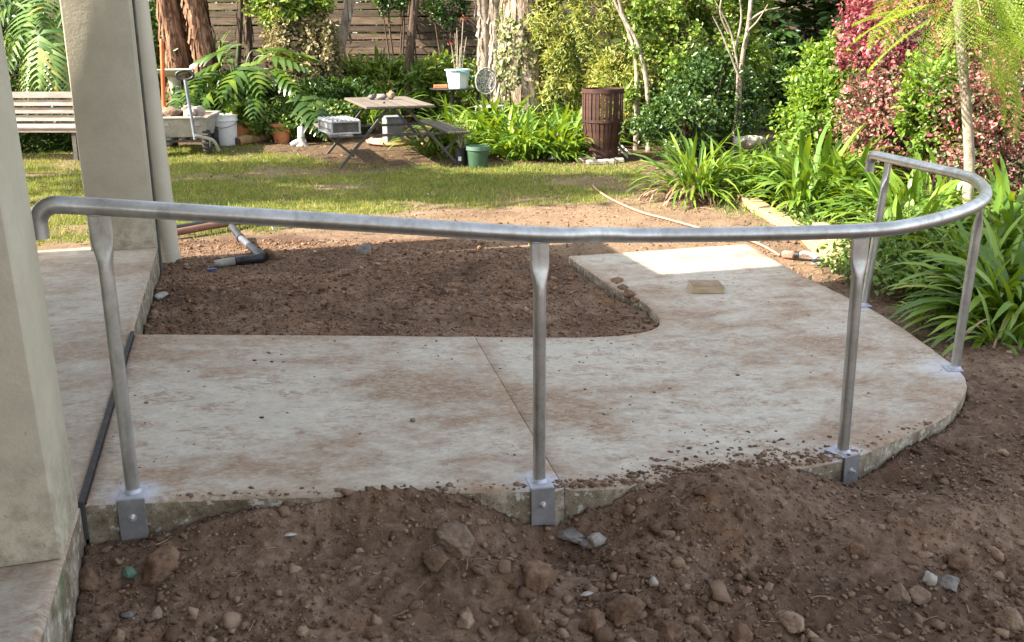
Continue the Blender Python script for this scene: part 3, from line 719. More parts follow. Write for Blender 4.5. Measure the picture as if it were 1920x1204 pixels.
# ------------------------------------------------------------------ handrail
pb = np.array(post_base); rail_z = [0.946, 0.803, 0.731, 0.734, 0.727]
hr = thing('handrail', 'bent galvanised pipe handrail on five flattened posts round the concrete path', 'handrail', pb[0])
ctrl = []
tops = [np.array([p[0], p[1], z]) for p, z in zip(pb, rail_z)]
def rp(px, py, z): return at(px, py, z)
d12 = tops[1] - tops[0]; d12 /= np.linalg.norm(d12)
endL = rp(104, 384, tops[0][2] + .012)
main = [tops[0] + d12 * .35, tops[0] + d12 * .8, tops[1], rp(1130, 440, .765), rp(1200, 441, .745), rp(1400, 439, .731), rp(1615, 433, .731), rp(1700, 424, .732), rp(1780, 405, .733), rp(1830, 385, .734),
        rp(1848, 366, .735), rp(1838, 345, .734), rp(1806, 329, .733), rp(1720, 309, .730), rp(1645, 292, .727)]
rail = catmull([endL, tops[0]] + main, 8)
# quarter bends down at both ends
dl = rail[0] - rail[1]; dl[2] = 0; dl /= np.linalg.norm(dl)
r_b = 0.055
bendL = [rail[0] + dl * r_b * math.sin(t) + np.array([0, 0, -r_b * (1 - math.cos(t))]) for t in np.linspace(0, math.pi / 2, 8)]
bendL = [*bendL[1:], bendL[-1] + np.array([0, 0, -.045])]
dr_ = rail[-1] - rail[-2]; dr_[2] = 0; dr_ /= np.linalg.norm(dr_)
e_ = rail[-1] + dr_ * .025
bendR = [e_ + dr_ * r_b * math.sin(t) + np.array([0, 0, -r_b * (1 - math.cos(t))]) for t in np.linspace(0, math.pi / 2, 8)]
bendR = [*bendR, bendR[-1] + np.array([0, 0, -.05])]
allp = np.vstack([np.array(bendL)[::-1], rail, np.array(bendR)])
RAIL_R = 0.0275
MB().tube(allp, RAIL_R, 24).build('rail', M['steel'], hr, 50, True)
for i, (p, tp) in enumerate(zip(pb, tops)):
    k = np.argmin(np.linalg.norm(rail - tp, axis=1)); tg = rail[min(k + 1, len(rail) - 1)] - rail[k - 1]; th = math.atan2(tg[1], tg[0])
    rc = rail[k]
    # post: round pipe hammered flat towards the rail
    hgt = rc[2] - p[2] - RAIL_R * .6; rings = []; nn = 24; ang = np.linspace(0, 2 * math.pi, nn, endpoint=False)
    for z in [0.006, 0.02, hgt * .3, hgt * .6, hgt - .20, hgt - .16, hgt - .13, hgt - .105, hgt - .085, hgt - .06, hgt - .02, hgt]:
        f = float(sstep(hgt - .165, hgt - .085, z)); rx = 0.0225 * (1 - f) + 0.0335 * f; ry = 0.0225 * (1 - f) + 0.0085 * f
        pw = 2 / (2 + 3.0 * f); cx_ = np.sign(np.cos(ang)) * np.abs(np.cos(ang)) ** pw; sy_ = np.sign(np.sin(ang)) * np.abs(np.sin(ang)) ** pw
        q = np.column_stack([rx * cx_, ry * sy_]) @ np.array([[math.cos(th), math.sin(th)], [-math.sin(th), math.cos(th)]])
        c0 = p[:2] + (rc[:2] - p[:2]) * (z / hgt)
        rings.append(np.column_stack([q + c0, np.full(nn, z + p[2])]))
    j = np.arange(nn); jn = (j + 1) % nn; m = len(rings)
    Q = np.concatenate([np.stack([a * nn + j, a * nn + jn, (a + 1) * nn + jn, (a + 1) * nn + j], 1) for a in range(m - 1)])
    po = link('post', mesh_np('post', np.concatenate(rings) - pb[0], Q, True), M['steel'], hr)
    wa = np.linspace(0, 2 * math.pi, 22, endpoint=False); zt_w = hgt - .008
    wp = [np.array([*(rc[:2] + np.array([.035 * math.cos(k) * math.cos(th) - .0105 * math.sin(k) * math.sin(th), .035 * math.cos(k) * math.sin(th) + .0105 * math.sin(k) * math.cos(th)])), p[2] + zt_w]) - pb[0] for k in wa]
    MB().tube(wp, .0038 + .001 * np.sin(wa * 5), 6, closed=True).build('weld', M['zinc'], po, 60)
    # base: angle plate with a bolt through its leg into the slab edge
    dd_ = dist_poly(outer_c, np.array([p[0]]), np.array([p[1]]))[0]
    kk = np.argmin(np.linalg.norm(outer_c - p[:2], axis=1)); tg = outer_c[min(kk + 1, len(outer_c) - 1)] - outer_c[max(kk - 1, 0)]; tg /= np.linalg.norm(tg)
    on = np.array([tg[1], -tg[0]])
    if on @ (outer_c[kk] - p[:2]) < 0: on = -on
    th2 = math.atan2(tg[1], tg[0]); dd_ = max(dd_, .035)
    c = p[:2] + on * (dd_ - .045)
    b_ = MB().box((*c, p[2] + .004), (.084, .095 if i < 3 else .08, .007), th2, bev=.002)
    b_.build('base_plate', M['zinc'], po, 30, loc=None).data.transform(Matrix.Translation(Vector(-pb[0])))
    MB().tube([(p[0], p[1], p[2] + .008), (p[0], p[1], p[2] + .014), (p[0], p[1], p[2] + .02)], [.030, .027, .0226], 20, False).build('weld', M['zinc'], po, 60).data.transform(Matrix.Translation(Vector(-pb[0])))
    if i < 3:
        f_ = p[:2] + on * (dd_ + .0105)
        MB().box((*f_, p[2] - .062), (.086, .008, .142), th2, bev=.0015).build('bracket_leg', M['bracket'], po, 30).data.transform(Matrix.Translation(Vector(-pb[0])))
        o3 = np.array([*on, 0]); q0 = np.array([*f_, p[2] - .055]) + o3 * .004
        MB().tube([q0, q0 + o3 * .002], .0135, 16).tube([q0 + o3 * .002, q0 + o3 * .011], .0095, 6).tube([q0 + o3 * .011, q0 + o3 * .020], .005, 10).build('bolt', M['bolt'], po, 30).data.transform(Matrix.Translation(Vector(-pb[0])))
#@@SECTION2
# ------------------------------------------------------------------ loose things on the path and in the planting bed
def px_m(y): return y / F_PX * 1.0             # metres per photo pixel at distance y (approx.)
p = slab_at(1327, 549)
t = thing('timber_offcut', 'muddy square timber offcut lying on the concrete path', 'offcut', p, ANG - .26)
MB().box((0, .07, .021), (.205, .19, .040), bev=.002).build('block', M['offcut'], t, 30)
MB().box((0, .07, .0425), (.198, .183, .0022), bev=.0005).build('mud_crust', M['mudwood'], t, 30)
# dark poly pipe with elbow and capped end
def gp(px, py, h=0.0, z0=-.15):
    q = on_ground(px, py, z0); q[2] += h; return q
A = gp(403, 502, .030); B = gp(493, 492, .036); Cc = gp(452, 462, .07); D = gp(440, 452, .10)
t = thing('irrigation_pipe', 'dark plastic pipe with an elbow and pale muddy stub lying on the soil', 'pipe', B - [0, 0, .036])
k1 = A + (B - A) * .42; k2 = A + (B - A) * .55
MB().tube([A, A + (k1 - A) * .5, k1], [.024, .030, .031], 16).build('muddy_stub', M['pvc_pale'], t, 50, True)
MB().tube([k1, k1 + (B - A) * .02, k1 + (B - A) * .03, k2, k2 + (B - A) * .02, B], [.033, .036, .032, .032, .036, .033], 16).build('coupling', M['black'], t, 40, True)
MB().tube([k2 + (B - A) * .05, k2 + (B - A) * .075], [.0345, .0345], 16).build('white_band', M['white_plastic'], t, 40, True)
MB().tube([B + (B - A) * .06, B, B + (Cc - B) * .22], [.036, .040, .038], 16).build('elbow', M['black'], t, 40, True)
MB().tube([B + (Cc - B) * .18, Cc], [.027, .027], 16).build('pipe', M['pvc_dark'], t, 40, True)
MB().tube([Cc - (D - Cc) * .1, Cc + (D - Cc) * .1, Cc + (D - Cc) * .12, D, D + (D - Cc) * .3], [.034, .034, .028, .03, .026], 14).build('threaded_cap', M['black'], t, 40, True)
q = gp(397, 509, .012)
t = tag(MB().bar((-.035, 0, 0), (.035, .01, .004), .03, .012, .003).build('tape_scrap', M['bluetape'], None, 30, loc=q), 'scrap of blue tape on the soil below the muddy pipe stub', 'scrap')
# brown pipe and black hose behind the bed
A = gp(322, 449, .05, -.12); B = gp(470, 425, .06, -.12); E_ = gp(505, 421, .05, -.12)
t = thing('brown_pipe', 'brown metal pipe with a dark green end lying behind the soil bed', 'pipe', A - [0, 0, .05])
MB().tube([A, A + (B - A) * .5 + [0, 0, .005], B], .030, 16).build('pipe', M['copper'], t, 40, True)
MB().tube([B, B + (E_ - B) * .9], [.031, .031], 16).build('dark_end', M['greenpot'], t, 40, True)
A = gp(322, 438, .04, -.12); B = gp(455, 419, .05, -.12)
tag(MB().tube([A, (A + B) / 2, B], .028, 12).build('black_pipe', M['black'], None, 40), 'black pipe lying just behind the brown pipe', 'pipe')
q = gp(513, 432, .0)
t = thing('tap_stand', 'small grey tap fitting standing at the end of the brown pipe', 'tap', q)
MB().tube([(0, 0, 0), (-.03, .02, .10), (-.05, .02, .13)], .009, 10).build('stem', M['tray'], t)
MB().tube([(-.11, .02, .125), (0.0, .02, .125)], .013, 10).build('body', M['black'], t)
MB().bar((-.05, -.02, .15), (-.05, .06, .15), .015, .012).build('handle', M['tray'], t)
# hose on the ground
hp = [(1112, 350), (1118, 358), (1140, 373), (1170, 388), (1205, 402), (1250, 414), (1290, 425), (1330, 436), (1380, 448), (1425, 462), (1462, 483)]
HP = catmull([gp(x, y, .016, -.17) for x, y in hp], 8)
t = tag(MB().tube(HP, .010, 10).build('garden_hose', M['hose'], None, 60), 'tan garden hose snaking from the lawn across bare dirt to the path', 'hose')
# sprinkler beside the path
q = gp(1497, 490, 0, -.25)
t = thing('sprinkler', 'faded red and white garden sprinkler lying beside the path edge', 'sprinkler', q, -.5)
MB().box((-.08, .0, .045), (.10, .06, .06), bev=.015).build('motor', M['redplastic'], t, 40)
MB().tube([(-.03, 0, .05), (0.0, 0, .05)], [.028, .028], 14).build('coupling', M['black'], t)
MB().tube(catmull([(0, 0, .05), (.04, -.01, .075), (.10, -.03, .07), (.15, -.05, .04), (.19, -.06, .02)], 5), .013, 10).build('spray_arm', M['white_plastic'], t, 50)
MB().tube(catmull([(.02, .05, .01), (.09, .06, .012), (.16, .03, .012), (.2, -.06, .012), (.12, -.1, .012)], 5), .008, 8).build('base_frame', M['tray'], t, 50)
MB().tube([(.13, -.05, .02), (.16, -.07, .05), (.2, -.07, .05)], .018, 10).build('end_cap', M['black'], t)
# timber sleepers along the right-hand bed
A = gp(1394, 381, .04, -.18); B = gp(1590, 509, .05, -.24)
t = thing('timber_sleeper', 'long pale timber sleeper edging the right-hand bed by the hose', 'sleeper', (A + B) / 2 - [0, 0, .05])
MB().bar(A, A + (B - A) * .36, .15, .10, .006).build('beam', M['sleeper'], t, 30, True)
MB().bar(A + (B - A) * .365, B, .17, .10, .006).build('beam', M['sleeper'], t, 30, True)
A = gp(1530, 449, .08, -.2); B = gp(1612, 493, .09, -.24)
t = thing('timber_sleeper', 'short timber sleeper with sawn end laid against the long one', 'sleeper', (A + B) / 2 - [0, 0, .09])
MB().bar(A, B, .12, .13, .006).build('beam', M['sleeper'], t, 30, True)

# ------------------------------------------------------------------ stones and soil
def stone(px, py, wpx, hpx, mat, label, seed, cat='stone', name=None, z0=-.22, sink=.3, rough=.3):
    q = on_ground(px, py + hpx * .35, z0); s = q[1] / F_PX / math.cos(PITCH)
    sx, sz = wpx * s, hpx * s * 1.05; sy = (sx + sz) / 2
    o = link(name or cat.replace(' ', '_'), rock_mesh(name or 'stone', (sx, sy, sz), seed, rough, 3 if wpx > 35 else 2), M[mat], None, (q[0], q[1] + sy * .2, q[2] + sz * (.5 - sink)), (0, 0, seed * 1.7))
    return tag(o, label, cat)
S = [(292, 1062, 92, 62, 'clod', 'big brown soil lump below the left rail bracket', 1, 'soil lump'),
     (783, 966, 62, 28, 'clod', 'flattish brown soil lump against slab edge left of the middle post', 2, 'soil lump'),
     (858, 1010, 104, 46, 'stone_tan', 'broad tan stone in the soil left of the middle bracket', 3, 'stone'),
     (815, 1050, 60, 40, 'clod', 'dark round soil lump just below the broad tan stone', 4, 'soil lump'),
     (1006, 1088, 82, 56, 'clod', 'tall brown soil lump straight below the middle post', 5, 'soil lump'),
     (1119, 1010, 36, 36, 'stone_white', 'whitest rubble stone in the hollow beside the middle bracket', 6, 'stone'),
     (1064, 1003, 66, 24, 'stone_grey', 'long grey rubble piece in the hollow beside the middle bracket', 7, 'stone'),
     (1096, 1020, 26, 22, 'stone_grey', 'small grey rubble stone under the whitest one', 8, 'stone'),
     (1610, 1033, 40, 36, 'clod', 'lone dark soil lump on the slope below the right bracket', 9, 'soil lump'),
     (1800, 1056, 46, 40, 'clod', 'dark lump on the slope near the right edge', 10, 'soil lump'),
     (1778, 1090, 40, 34, 'stone_grey', 'dark grey stone above the two rust brown stones', 11, 'stone'),
     (1743, 1086, 30, 30, 'stone_white', 'pale blue-grey stone beside the dark grey one', 12, 'stone'),
     (1684, 1114, 44, 42, 'stone_tan', 'rounded red-brown stone, bigger of the two side by side', 13, 'stone'),
     (1728, 1114, 42, 30, 'stone_tan', 'wedge shaped tan stone right of the rounded red-brown one', 14, 'stone'),
     (1896, 1156, 56, 50, 'stone_tan', 'angular grey-brown stone at the right edge of the slope', 15, 'stone'),
     (1168, 1138, 80, 52, 'clod', 'wide dark soil lump at the front of the slope right of centre', 16, 'soil lump'),
     (1112, 1168, 62, 44, 'clod', 'soil lump touching the wide dark one on its left', 17, 'soil lump'),
     (1258, 1184, 52, 40, 'clod', 'soil lump at the bottom edge right of the wide dark one', 18, 'soil lump'),
     (870, 1164, 36, 30, 'stone_tan', 'pinkish stone alone at the front of the slope', 19, 'stone'),
     (990, 1172, 54, 36, 'clod', 'brown soil lump right of the pinkish stone', 20, 'soil lump'),
     (1226, 1088, 20, 20, 'stone_white', 'little white stone in the middle of the slope', 21, 'stone'),
     (160, 1086, 58, 44, 'clod', 'soil lump beside the verandah slab corner', 22, 'soil lump'),
     (290, 1152, 40, 22, 'stone_tan', 'flat reddish stone at the front left of the slope', 23, 'stone'),
     (240, 1152, 24, 20, 'stone_grey', 'small grey stone left of the flat reddish one', 24, 'stone'),
     (1340, 1140, 34, 22, 'clod', 'small soil lump above the lower right stones', 25, 'soil lump'),
     (1490, 1165, 60, 40, 'stone_tan', 'half buried tan stone at the bottom right of the slope', 26, 'stone'),
     (1390, 1190, 54, 34, 'clod', 'soil lump at the bottom edge left of the half buried tan stone', 27, 'soil lump'),
     (700, 1185, 50, 28, 'clod', 'soil lump at the bottom edge left of the pinkish stone', 28, 'soil lump'),
     (1540, 920, 30, 16, 'clod', 'soil crumb lump on the slab edge beside the right bracket', 29, 'soil lump'),
     (508, 478, 34, 26, 'clod', 'orange-brown soil lump beside the dark pipe elbow', 30, 'soil lump'),
     (681, 467, 30, 24, 'stone_grey', 'grey-brown stone in the planting bed below the rail', 31, 'stone'),
     (846, 545, 20, 14, 'stone_tan', 'small ochre stone in the middle of the planting bed', 32, 'stone'),
     (302, 554, 24, 14, 'stone_white', 'pale flat stone in the bed beside the verandah slab', 33, 'stone'),
     (397, 541, 14, 10, 'stone_tan', 'yellowish pebble in the bed under the pipe', 34, 'pebble'),
     (773, 789, 12, 8, 'stone_tan', 'brown pebble lying on the concrete near the joint line', 35, 'pebble')]
for a in S:
    if a[8 - 1] == 'pebble' and a[0] == 773:
        q = slab_at(773, 790); o = link('pebble', rock_mesh('pebble', (.022, .02, .016), 35), M['stone_tan'], None, q + [0, 0, .006]); tag(o, a[5], 'pebble')
    else:
        stone(*a[:6], a[6], a[7])
# scraps
q = gp(243, 1084, .02, -.3); tag(link('plastic_scrap', rock_mesh('plastic_scrap', (.045, .03, .035), 61, .5), M['greenrim'], None, q), 'crumpled green plastic scrap beside the big brown soil lump', 'scrap')
q = gp(633, 1100, .01, -.3)
def flake(name, pts, mat, label, cat, q, rot):
    pts = np.array(pts, float); n = len(pts); v = np.vstack([pts, pts + [0, 0, .0015]]); c = np.vstack([v, v[:n].mean(0)[None] + [0, 0, .004], v[n:].mean(0)[None] + [0, 0, .004]])
    j = np.arange(n); jn = (j + 1) % n
    me = mesh_np(name, c, [np.stack([j, jn, jn + n, j + n], 1), np.concatenate([np.stack([np.full(n, 2 * n), jn, j], 1), np.stack([np.full(n, 2 * n + 1), j + n, jn + n], 1)])])
    return tag(link(name, me, M[mat], None, q, rot), label, cat)
leafp = [(-.03, 0, 0), (-.012, -.009, .004), (.012, -.008, .004), (.032, 0, 0), (.01, .009, .004), (-.012, .008, .004)]
flake('fallen_leaf', leafp, 'stone_white', 'pale dry leaf lying at the front of the slope below the middle post', 'leaf', gp(1100, 1124, .012, -.3), (.3, .2, .7))
flake('fallen_leaf', leafp, 'stone_white', 'silvery dry leaf on the soil right of the left bracket', 'leaf', gp(545, 1010, .012, -.25), (.3, .3, .9))
flake('fallen_leaf', leafp, 'litter', 'curled brown leaf on the soil above the pinkish stone', 'leaf', gp(663, 1075, .012, -.28), (.2, -.3, .2))
flake('fallen_leaf', leafp, 'terracotta', 'orange dead leaf on the soil touching the slab edge', 'leaf', gp(543, 962, .016, -.2), (1.1, .3, 1.4))
flake('fallen_leaf', [(x * .5, y * .4, z) for x, y, z in leafp], 'twig', 'thin dark leaf lying on the concrete near the back edge', 'leaf', slab_at(531, 697) + [0, 0, .003], (0, 0, -.3))

def scatter(n, xr, yr, keep, seed):
    r = np.random.default_rng(seed); x = r.uniform(*xr, n); y = r.uniform(*yr, n)
    a = x * U[0] + y * U[1]; b = x * V[0] + y * V[1]; k = keep(x, y, a, b); return x[k], y[k], r
def clods(name, mat, x, y, size, r, sub=0, sink=.2, flat=.75):
    v, f = (ICO0, ICO1)[sub] if False else (ICO1 if sub else ICO0)
    n = len(x); z = ground_z(x, y)
    Rm = rots(n, r); sc = size[:, None] * r.uniform(.55, 1.15, (n, 3)); disp = np.ones((n, len(v)))
    for _ in range(5 if sub else 3):                   # broken faces
        pn = r.normal(size=(n, 3)); pn /= np.linalg.norm(pn, axis=1)[:, None]; k = pn @ v.T; h = r.uniform(.25, .7, (n, 1))
        disp = np.where(k * disp > h, h / np.maximum(k, 1e-3), disp)
    disp = (disp * (1 + r.normal(0, .15 if sub else .22, (n, len(v)))))[:, :, None]
    P = v[None] * disp * sc[:, None, :] * 1.25
    P = np.einsum('nij,nkj->nki', Rm, P); P[:, :, 2] *= flat
    P += np.stack([x, y, z + size * (.5 - sink) * .6], 1)[:, None, :]
    F = f[None] + (np.arange(n) * len(v))[:, None, None]
    return tag(link(name, mesh_np(name, P.reshape(-1, 3), F.reshape(-1, 3)), M[mat]), kind='stuff')
def clodmat(name, stops):
    t = NT(name); g = t.n('NewGeometry'); n = t.noise(t.pos(), 30, 5, .7)
    f = t.math('ADD', t.math('MULTIPLY', g.outputs['Random Per Island'], .6), t.math('MULTIPLY', n, .4)); col = t.ramp(f, stops)
    return t.done(col, .95, 0, t.bump(t.noise(t.pos(), 75, 6, .75), .9, .006), .12)
M['clodmix'] = clodmat('soil_crumb', [(.15, (.085, .050, .031)), (.42, (.165, .108, .073)), (.70, (.25, .168, .115)), (.86, (.33, .235, .168)), (.92, (.42, .36, .30))])
M['clodred'] = clodmat('bed_crumb', [(.15, (.075, .040, .023)), (.45, (.16, .090, .053)), (.74, (.28, .165, .10)), (.90, (.40, .32, .25))])
dens = lambda x, y, k=2.2: fbm(x * k + 3, y * k + 7, 4)
fr = lambda x, y, a, b: (a > A_V + .02) & ~inside(ramp_poly, x, y) & (b < 3.9)
x, y, r = scatter(60000, (-1.7, 3.0), (1.95, 4.4), lambda x, y, a, b: fr(x, y, a, b) & (np.random.default_rng(5).random(len(x)) < np.clip(.5 + 2.2 * dens(x, y), .05, 1)), 11)
clods('soil', 'clodmix', x, y, r.lognormal(math.log(.0042), .5, len(x)).clip(.002, .016), r)
x, y, r = scatter(2400, (-1.7, 3.0), (1.95, 4.2), lambda x, y, a, b: fr(x, y, a, b) & (dens(x, y) > -.1), 12)
clods('soil', 'clodmix', x, y, r.lognormal(math.log(.0085), .55, len(x)).clip(.005, .030), r, 1)
x, y, r = scatter(2600, (-1.7, 2.6), (2.0, 3.1), lambda x, y, a, b: fr(x, y, a, b) & (b < 2.92 - .10 * np.sin(a * 2.6)) & (np.random.default_rng(6).random(len(x)) < np.clip((2.95 - b) * 2.2 + 1.5 * dens(x, y, 3), 0, 1)), 24)
clods('soil', 'clodmix', x, y, r.lognormal(math.log(.012), .5, len(x)).clip(.006, .034), r, 1, .25)
x, y, r = scatter(130, (-1.7, 3.0), (1.95, 3.4), lambda x, y, a, b: fr(x, y, a, b) & (b < 3.0), 13)
clods('soil', 'clodmix', x, y, r.lognormal(math.log(.021), .3, len(x)).clip(.014, .036), r, 1, .3)
bd = lambda x, y, a, b: inside(bed_poly, x, y) & ~inside(ramp_poly, x, y) & (a > A_V + .01)
x, y, r = scatter(36000, (-2.8, 1.2), (4.6, 8.0), bd, 14)
clods('soil', 'clodred', x, y, r.lognormal(math.log(.0048), .5, len(x)).clip(.0025, .014), r)
x, y, r = scatter(1500, (-2.8, 1.2), (4.6, 8.0), lambda x, y, a, b: bd(x, y, a, b) & ((b > 5.9) | (dens(x, y) > .06)), 15)
clods('soil', 'clodred', x, y, r.lognormal(math.log(.013), .45, len(x)).clip(.007, .034), r, 0)
x, y, r = scatter(9000, (1.5, 5.5), (3.6, 8.0), lambda x, y, a, b: ~inside(ramp_poly, x, y) & (b > 3.6), 16)
clods('soil', 'clodmix', x, y, r.lognormal(math.log(.007), .5, len(x)).clip(.003, .025), r)
x, y, r = scatter(7000, (-2.2, 3.4), (6.8, 10.2), lambda x, y, a, b: ~inside(lawn_poly, x, y) & ~inside(ramp_poly, x, y) & (b > 6.9) & ~inside(bed_poly, x, y), 17)
clods('gravel', 'clodred', x, y, r.lognormal(math.log(.006), .45, len(x)).clip(.003, .016), r)
# crumbs of soil dropped on the concrete
r = np.random.default_rng(18); x = r.uniform(-2.2, 2.4, 1500); y = r.uniform(2.4, 8, 1500)
k = inside(ramp_poly, x, y) & (dist_poly(ramp_poly, x, y) > .03) & (r.random(1500) < np.clip(.25 + 3 * dens(x, y, 1.5), .04, 1)); x, y = x[k], y[k]
sz = r.lognormal(math.log(.0030), .5, len(x)).clip(.0015, .009); v, f = ICO0; n = len(x)
P = v[None] * (1 + r.normal(0, .2, (n, 12, 1))) * sz[:, None, None] * np.array([1.3, 1, .5]); P += np.stack([x, y, zs(x * U[0] + y * U[1]) + sz * .3], 1)[:, None]
tag(link('dirt', mesh_np('dirt', P.reshape(-1, 3), (f[None] + (np.arange(n) * 12)[:, None, None]).reshape(-1, 3)), M['clodred']), kind='stuff')
r = np.random.default_rng(19); n = 4200; ii = r.integers(8, len(outer_c) - 40, n); base_ = outer_c[ii]; a_ = base_ @ U
cen_ = np.array([1.2, 5.2]); inn = cen_ - base_; inn /= np.linalg.norm(inn, axis=1)[:, None]
wd_ = .02 + .075 * sstep(1.0, 1.5, a_) * sstep(2.3, 1.9, a_)
P2 = base_ + inn * (r.exponential(1, n) * wd_)[:, None] + r.normal(0, .02, (n, 2)); k = inside(ramp_poly, P2[:, 0], P2[:, 1]) & (r.random(n) < np.where((a_ > 1) & (a_ < 2.3), .8, .07)); x, y = P2[k].T
sz = r.lognormal(math.log(.0042), .5, len(x)).clip(.002, .013); n = len(x)
P = ICO0[0][None] * (1 + r.normal(0, .25, (n, 12, 1))) * sz[:, None, None] * np.array([1.2, 1, .6]); P += np.stack([x, y, np.maximum(zs(x * U[0] + y * U[1]), ground_z(x, y)) + sz * .3], 1)[:, None]
tag(link('dirt', mesh_np('dirt', P.reshape(-1, 3), (ICO0[1][None] + (np.arange(n) * 12)[:, None, None]).reshape(-1, 3)), M['clodmix']), kind='stuff')
# dug-up lumps caught on the inner edge of the path
for i, (px, py, w, h) in enumerate([(1158, 528, 26, 12), (1168, 540, 22, 11), (1178, 552, 22, 14), (1192, 565, 16, 10)]):
    q = slab_at(px, py); o = link('soil_lump', rock_mesh('soil_lump', (w / F_PX * q[1], w / F_PX * q[1] * 1.2, h / F_PX * q[1]), 70 + i, .5), M['clod'], None, q + [0, 0, .008])
    tag(o, 'dark soil lump on the curved inner path edge, %s of the four there' % ('farthest', 'second farthest', 'second nearest', 'nearest')[i], 'soil lump', 'soil lumps along the inner path edge')
# twigs and roots
def twigs(name, n, xr, yr, keep, seed, L=(.02, .09), rad=.0011, mat='twig'):
    x, y, r = scatter(n, xr, yr, keep, seed); mb = MB(); z = ground_z(x, y)
    for i in range(len(x)):
        l = r.uniform(*L); th = r.uniform(0, 6.28); k = r.normal(0, .35); d = np.array([math.cos(th), math.sin(th)]); pn = np.array([-d[1], d[0]])
        pts = [(*(np.array([x[i], y[i]]) + d * l * (s - .5) + pn * k * l * (s - .5) ** 2 * 2), z[i] + .006 + .004 * math.sin(s * 3 + i)) for s in (0, .33, .66, 1)]
        mb.tube(pts, rad * r.uniform(.6, 1.5), 4, False)
    return tag(mb.build(name, M[mat], None, 60), kind='stuff')
twigs('litter', 700, (-1.7, 3), (2.0, 4.2), fr, 21)
twigs('litter', 900, (-2.8, 1.2), (4.7, 7.6), bd, 22)
twigs('litter', 200, (1.5, 5), (7, 11), lambda x, y, a, b: ~inside(ramp_poly, x, y), 23, (.05, .2), .003)
#@@SECTION3
# ------------------------------------------------------------------ garden furniture and tools
def G3(px, py, z0=-.1): return on_ground(px, py, z0)
# bench behind the columns
q = aty(62, 285, 12.9); q[2] = gz(q[0], q[1]); th = -.06
t = thing('garden_bench', 'weathered slatted timber bench seen between the two beige columns', 'bench', q, th)
W_ = 1.75
top_z = aty(62, 172, 12.9)[2] - q[2]
for k in range(5):
    MB().box((0, .10 + .035 * (4 - k) * -.6 + .05, top_z - .045 - .098 * k), (W_, .022, .078), rx=-.14, bev=.004).build('back_slat', M['bench_wood'], t, 30)
for k in range(4): MB().box((0, -.07 - .105 * k, .40), (W_, .085, .024), bev=.004).build('seat_slat', M['bench_wood'], t, 30)
MB().box((0, -.40, .375), (W_, .022, .07), bev=.004).build('front_rail', M['bench_wood'], t, 30)
for sx in (-1, 1):
    x = sx * (W_ / 2 - .12)
    MB().bar((x, .14, 0), (x, .10, .40), .05, .05).bar((x, .10, .40), (x, .16, top_z), .045, .045).build('back_leg', M['darkmetal'], t, 30)
    MB().bar((x, -.38, 0), (x, -.36, .38), .05, .05).build('front_leg', M['darkmetal'], t, 30)
    MB().bar((x, -.38, .37), (x, .12, .37), .04, .03).build('seat_bearer', M['darkmetal'], t, 30)

# dump cart
q = G3(358, 283); th = .10
t = thing('garden_cart', 'grey plastic garden cart with a loop handle beside the white bucket', 'cart', q, th)
s = q[1] / F_PX
tz = lambda py: (aty(358, py, q[1])[2] - q[2])
zt, zb = tz(216), tz(252); hw = 46 * s
b = MB()
pr = [(-hw * .86, zb), (hw * .86, zb), (hw * 1.02, zt), (-hw * 1.02, zt)]
ln = 1.0
def tray(mb, hw0, hw1, l0, l1, z0, z1, th_=.014):
    o = [(-hw0, -l0, z0), (hw0, -l0, z0), (hw0, l0, z0), (-hw0, l0, z0), (-hw1, -l1, z1), (hw1, -l1, z1), (hw1, l1, z1), (-hw1, l1, z1)]
    i = [(x * (1 - th_ / abs(x)), y * (1 - th_ / abs(y)), z + (th_ if k < 4 else 0)) for k, (x, y, z) in enumerate(o)]
    Q = [[0, 3, 2, 1], [0, 1, 5, 4], [1, 2, 6, 5], [2, 3, 7, 6], [3, 0, 4, 7]]
    Qi = [[8 + v for v in f[::-1]] for f in Q]
    rim = [[4 + a, 4 + (a + 1) % 4, 12 + (a + 1) % 4, 12 + a] for a in range(4)]
    return mb.add(o + i, Q + Qi + rim)
tray(MB(), hw * .84, hw, .36, .46, zb, zt).build('tray', M['cart'], t, 30)
rm = MB()
for sx, sy, lx, ly in ((0, -.46, 2 * hw + .05, .05), (0, .46, 2 * hw + .05, .05), (-hw, 0, .05, .87), (hw, 0, .05, .87)): rm.box((sx, sy, zt + .004), (lx, ly, .028), bev=.006)
rm.build('rim', M['cart'], t, 30)
for x in (-.18, .20): MB().box((x, -.425, zt - .07), (.07, .03, .075), bev=.008).build('latch_block', M['cart'], t, 30)
for sx in (-1, 1):
    for sy in (-.34, .34):
        c = (sx * (hw - .04), sy, .145)
        w_ = MB(); P = [(c[0] , c[1] + .105 * math.cos(k), c[2] + .105 * math.sin(k)) for k in np.linspace(0, 2 * math.pi, 22, endpoint=False)]
        w_.tube(P, .042, 10, closed=True)
        for k in np.linspace(0, 2 * math.pi, 16, endpoint=False): w_.box((c[0], c[1] + .145 * math.cos(k), c[2] + .145 * math.sin(k)), (.075, .02, .014), rx=k + math.pi / 2)
        o = w_.build('wheel', M['rubber'], t, 40)
        MB().tube([(c[0] - .03, c[1], c[2]), (c[0] + .03, c[1], c[2])], .066, 16).build('hub', M['cart'], o, 40)
MB().bar((-hw * .9, -.34, .16), (hw * .9, -.34, .16), .03).bar((-hw * .9, .34, .16), (hw * .9, .34, .16), .03).bar((0, -.36, .19), (0, .36, .19), .05).bar((-.2, -.3, .2), (-.2, -.3, zb), .03).bar((.2, -.3, .2), (.2, -.3, zb), .03).build('chassis', M['darkmetal'], t, 30)
hx0 = aty(366, 262, q[1] - .55); hx1 = aty(347, 150, q[1] - .42)
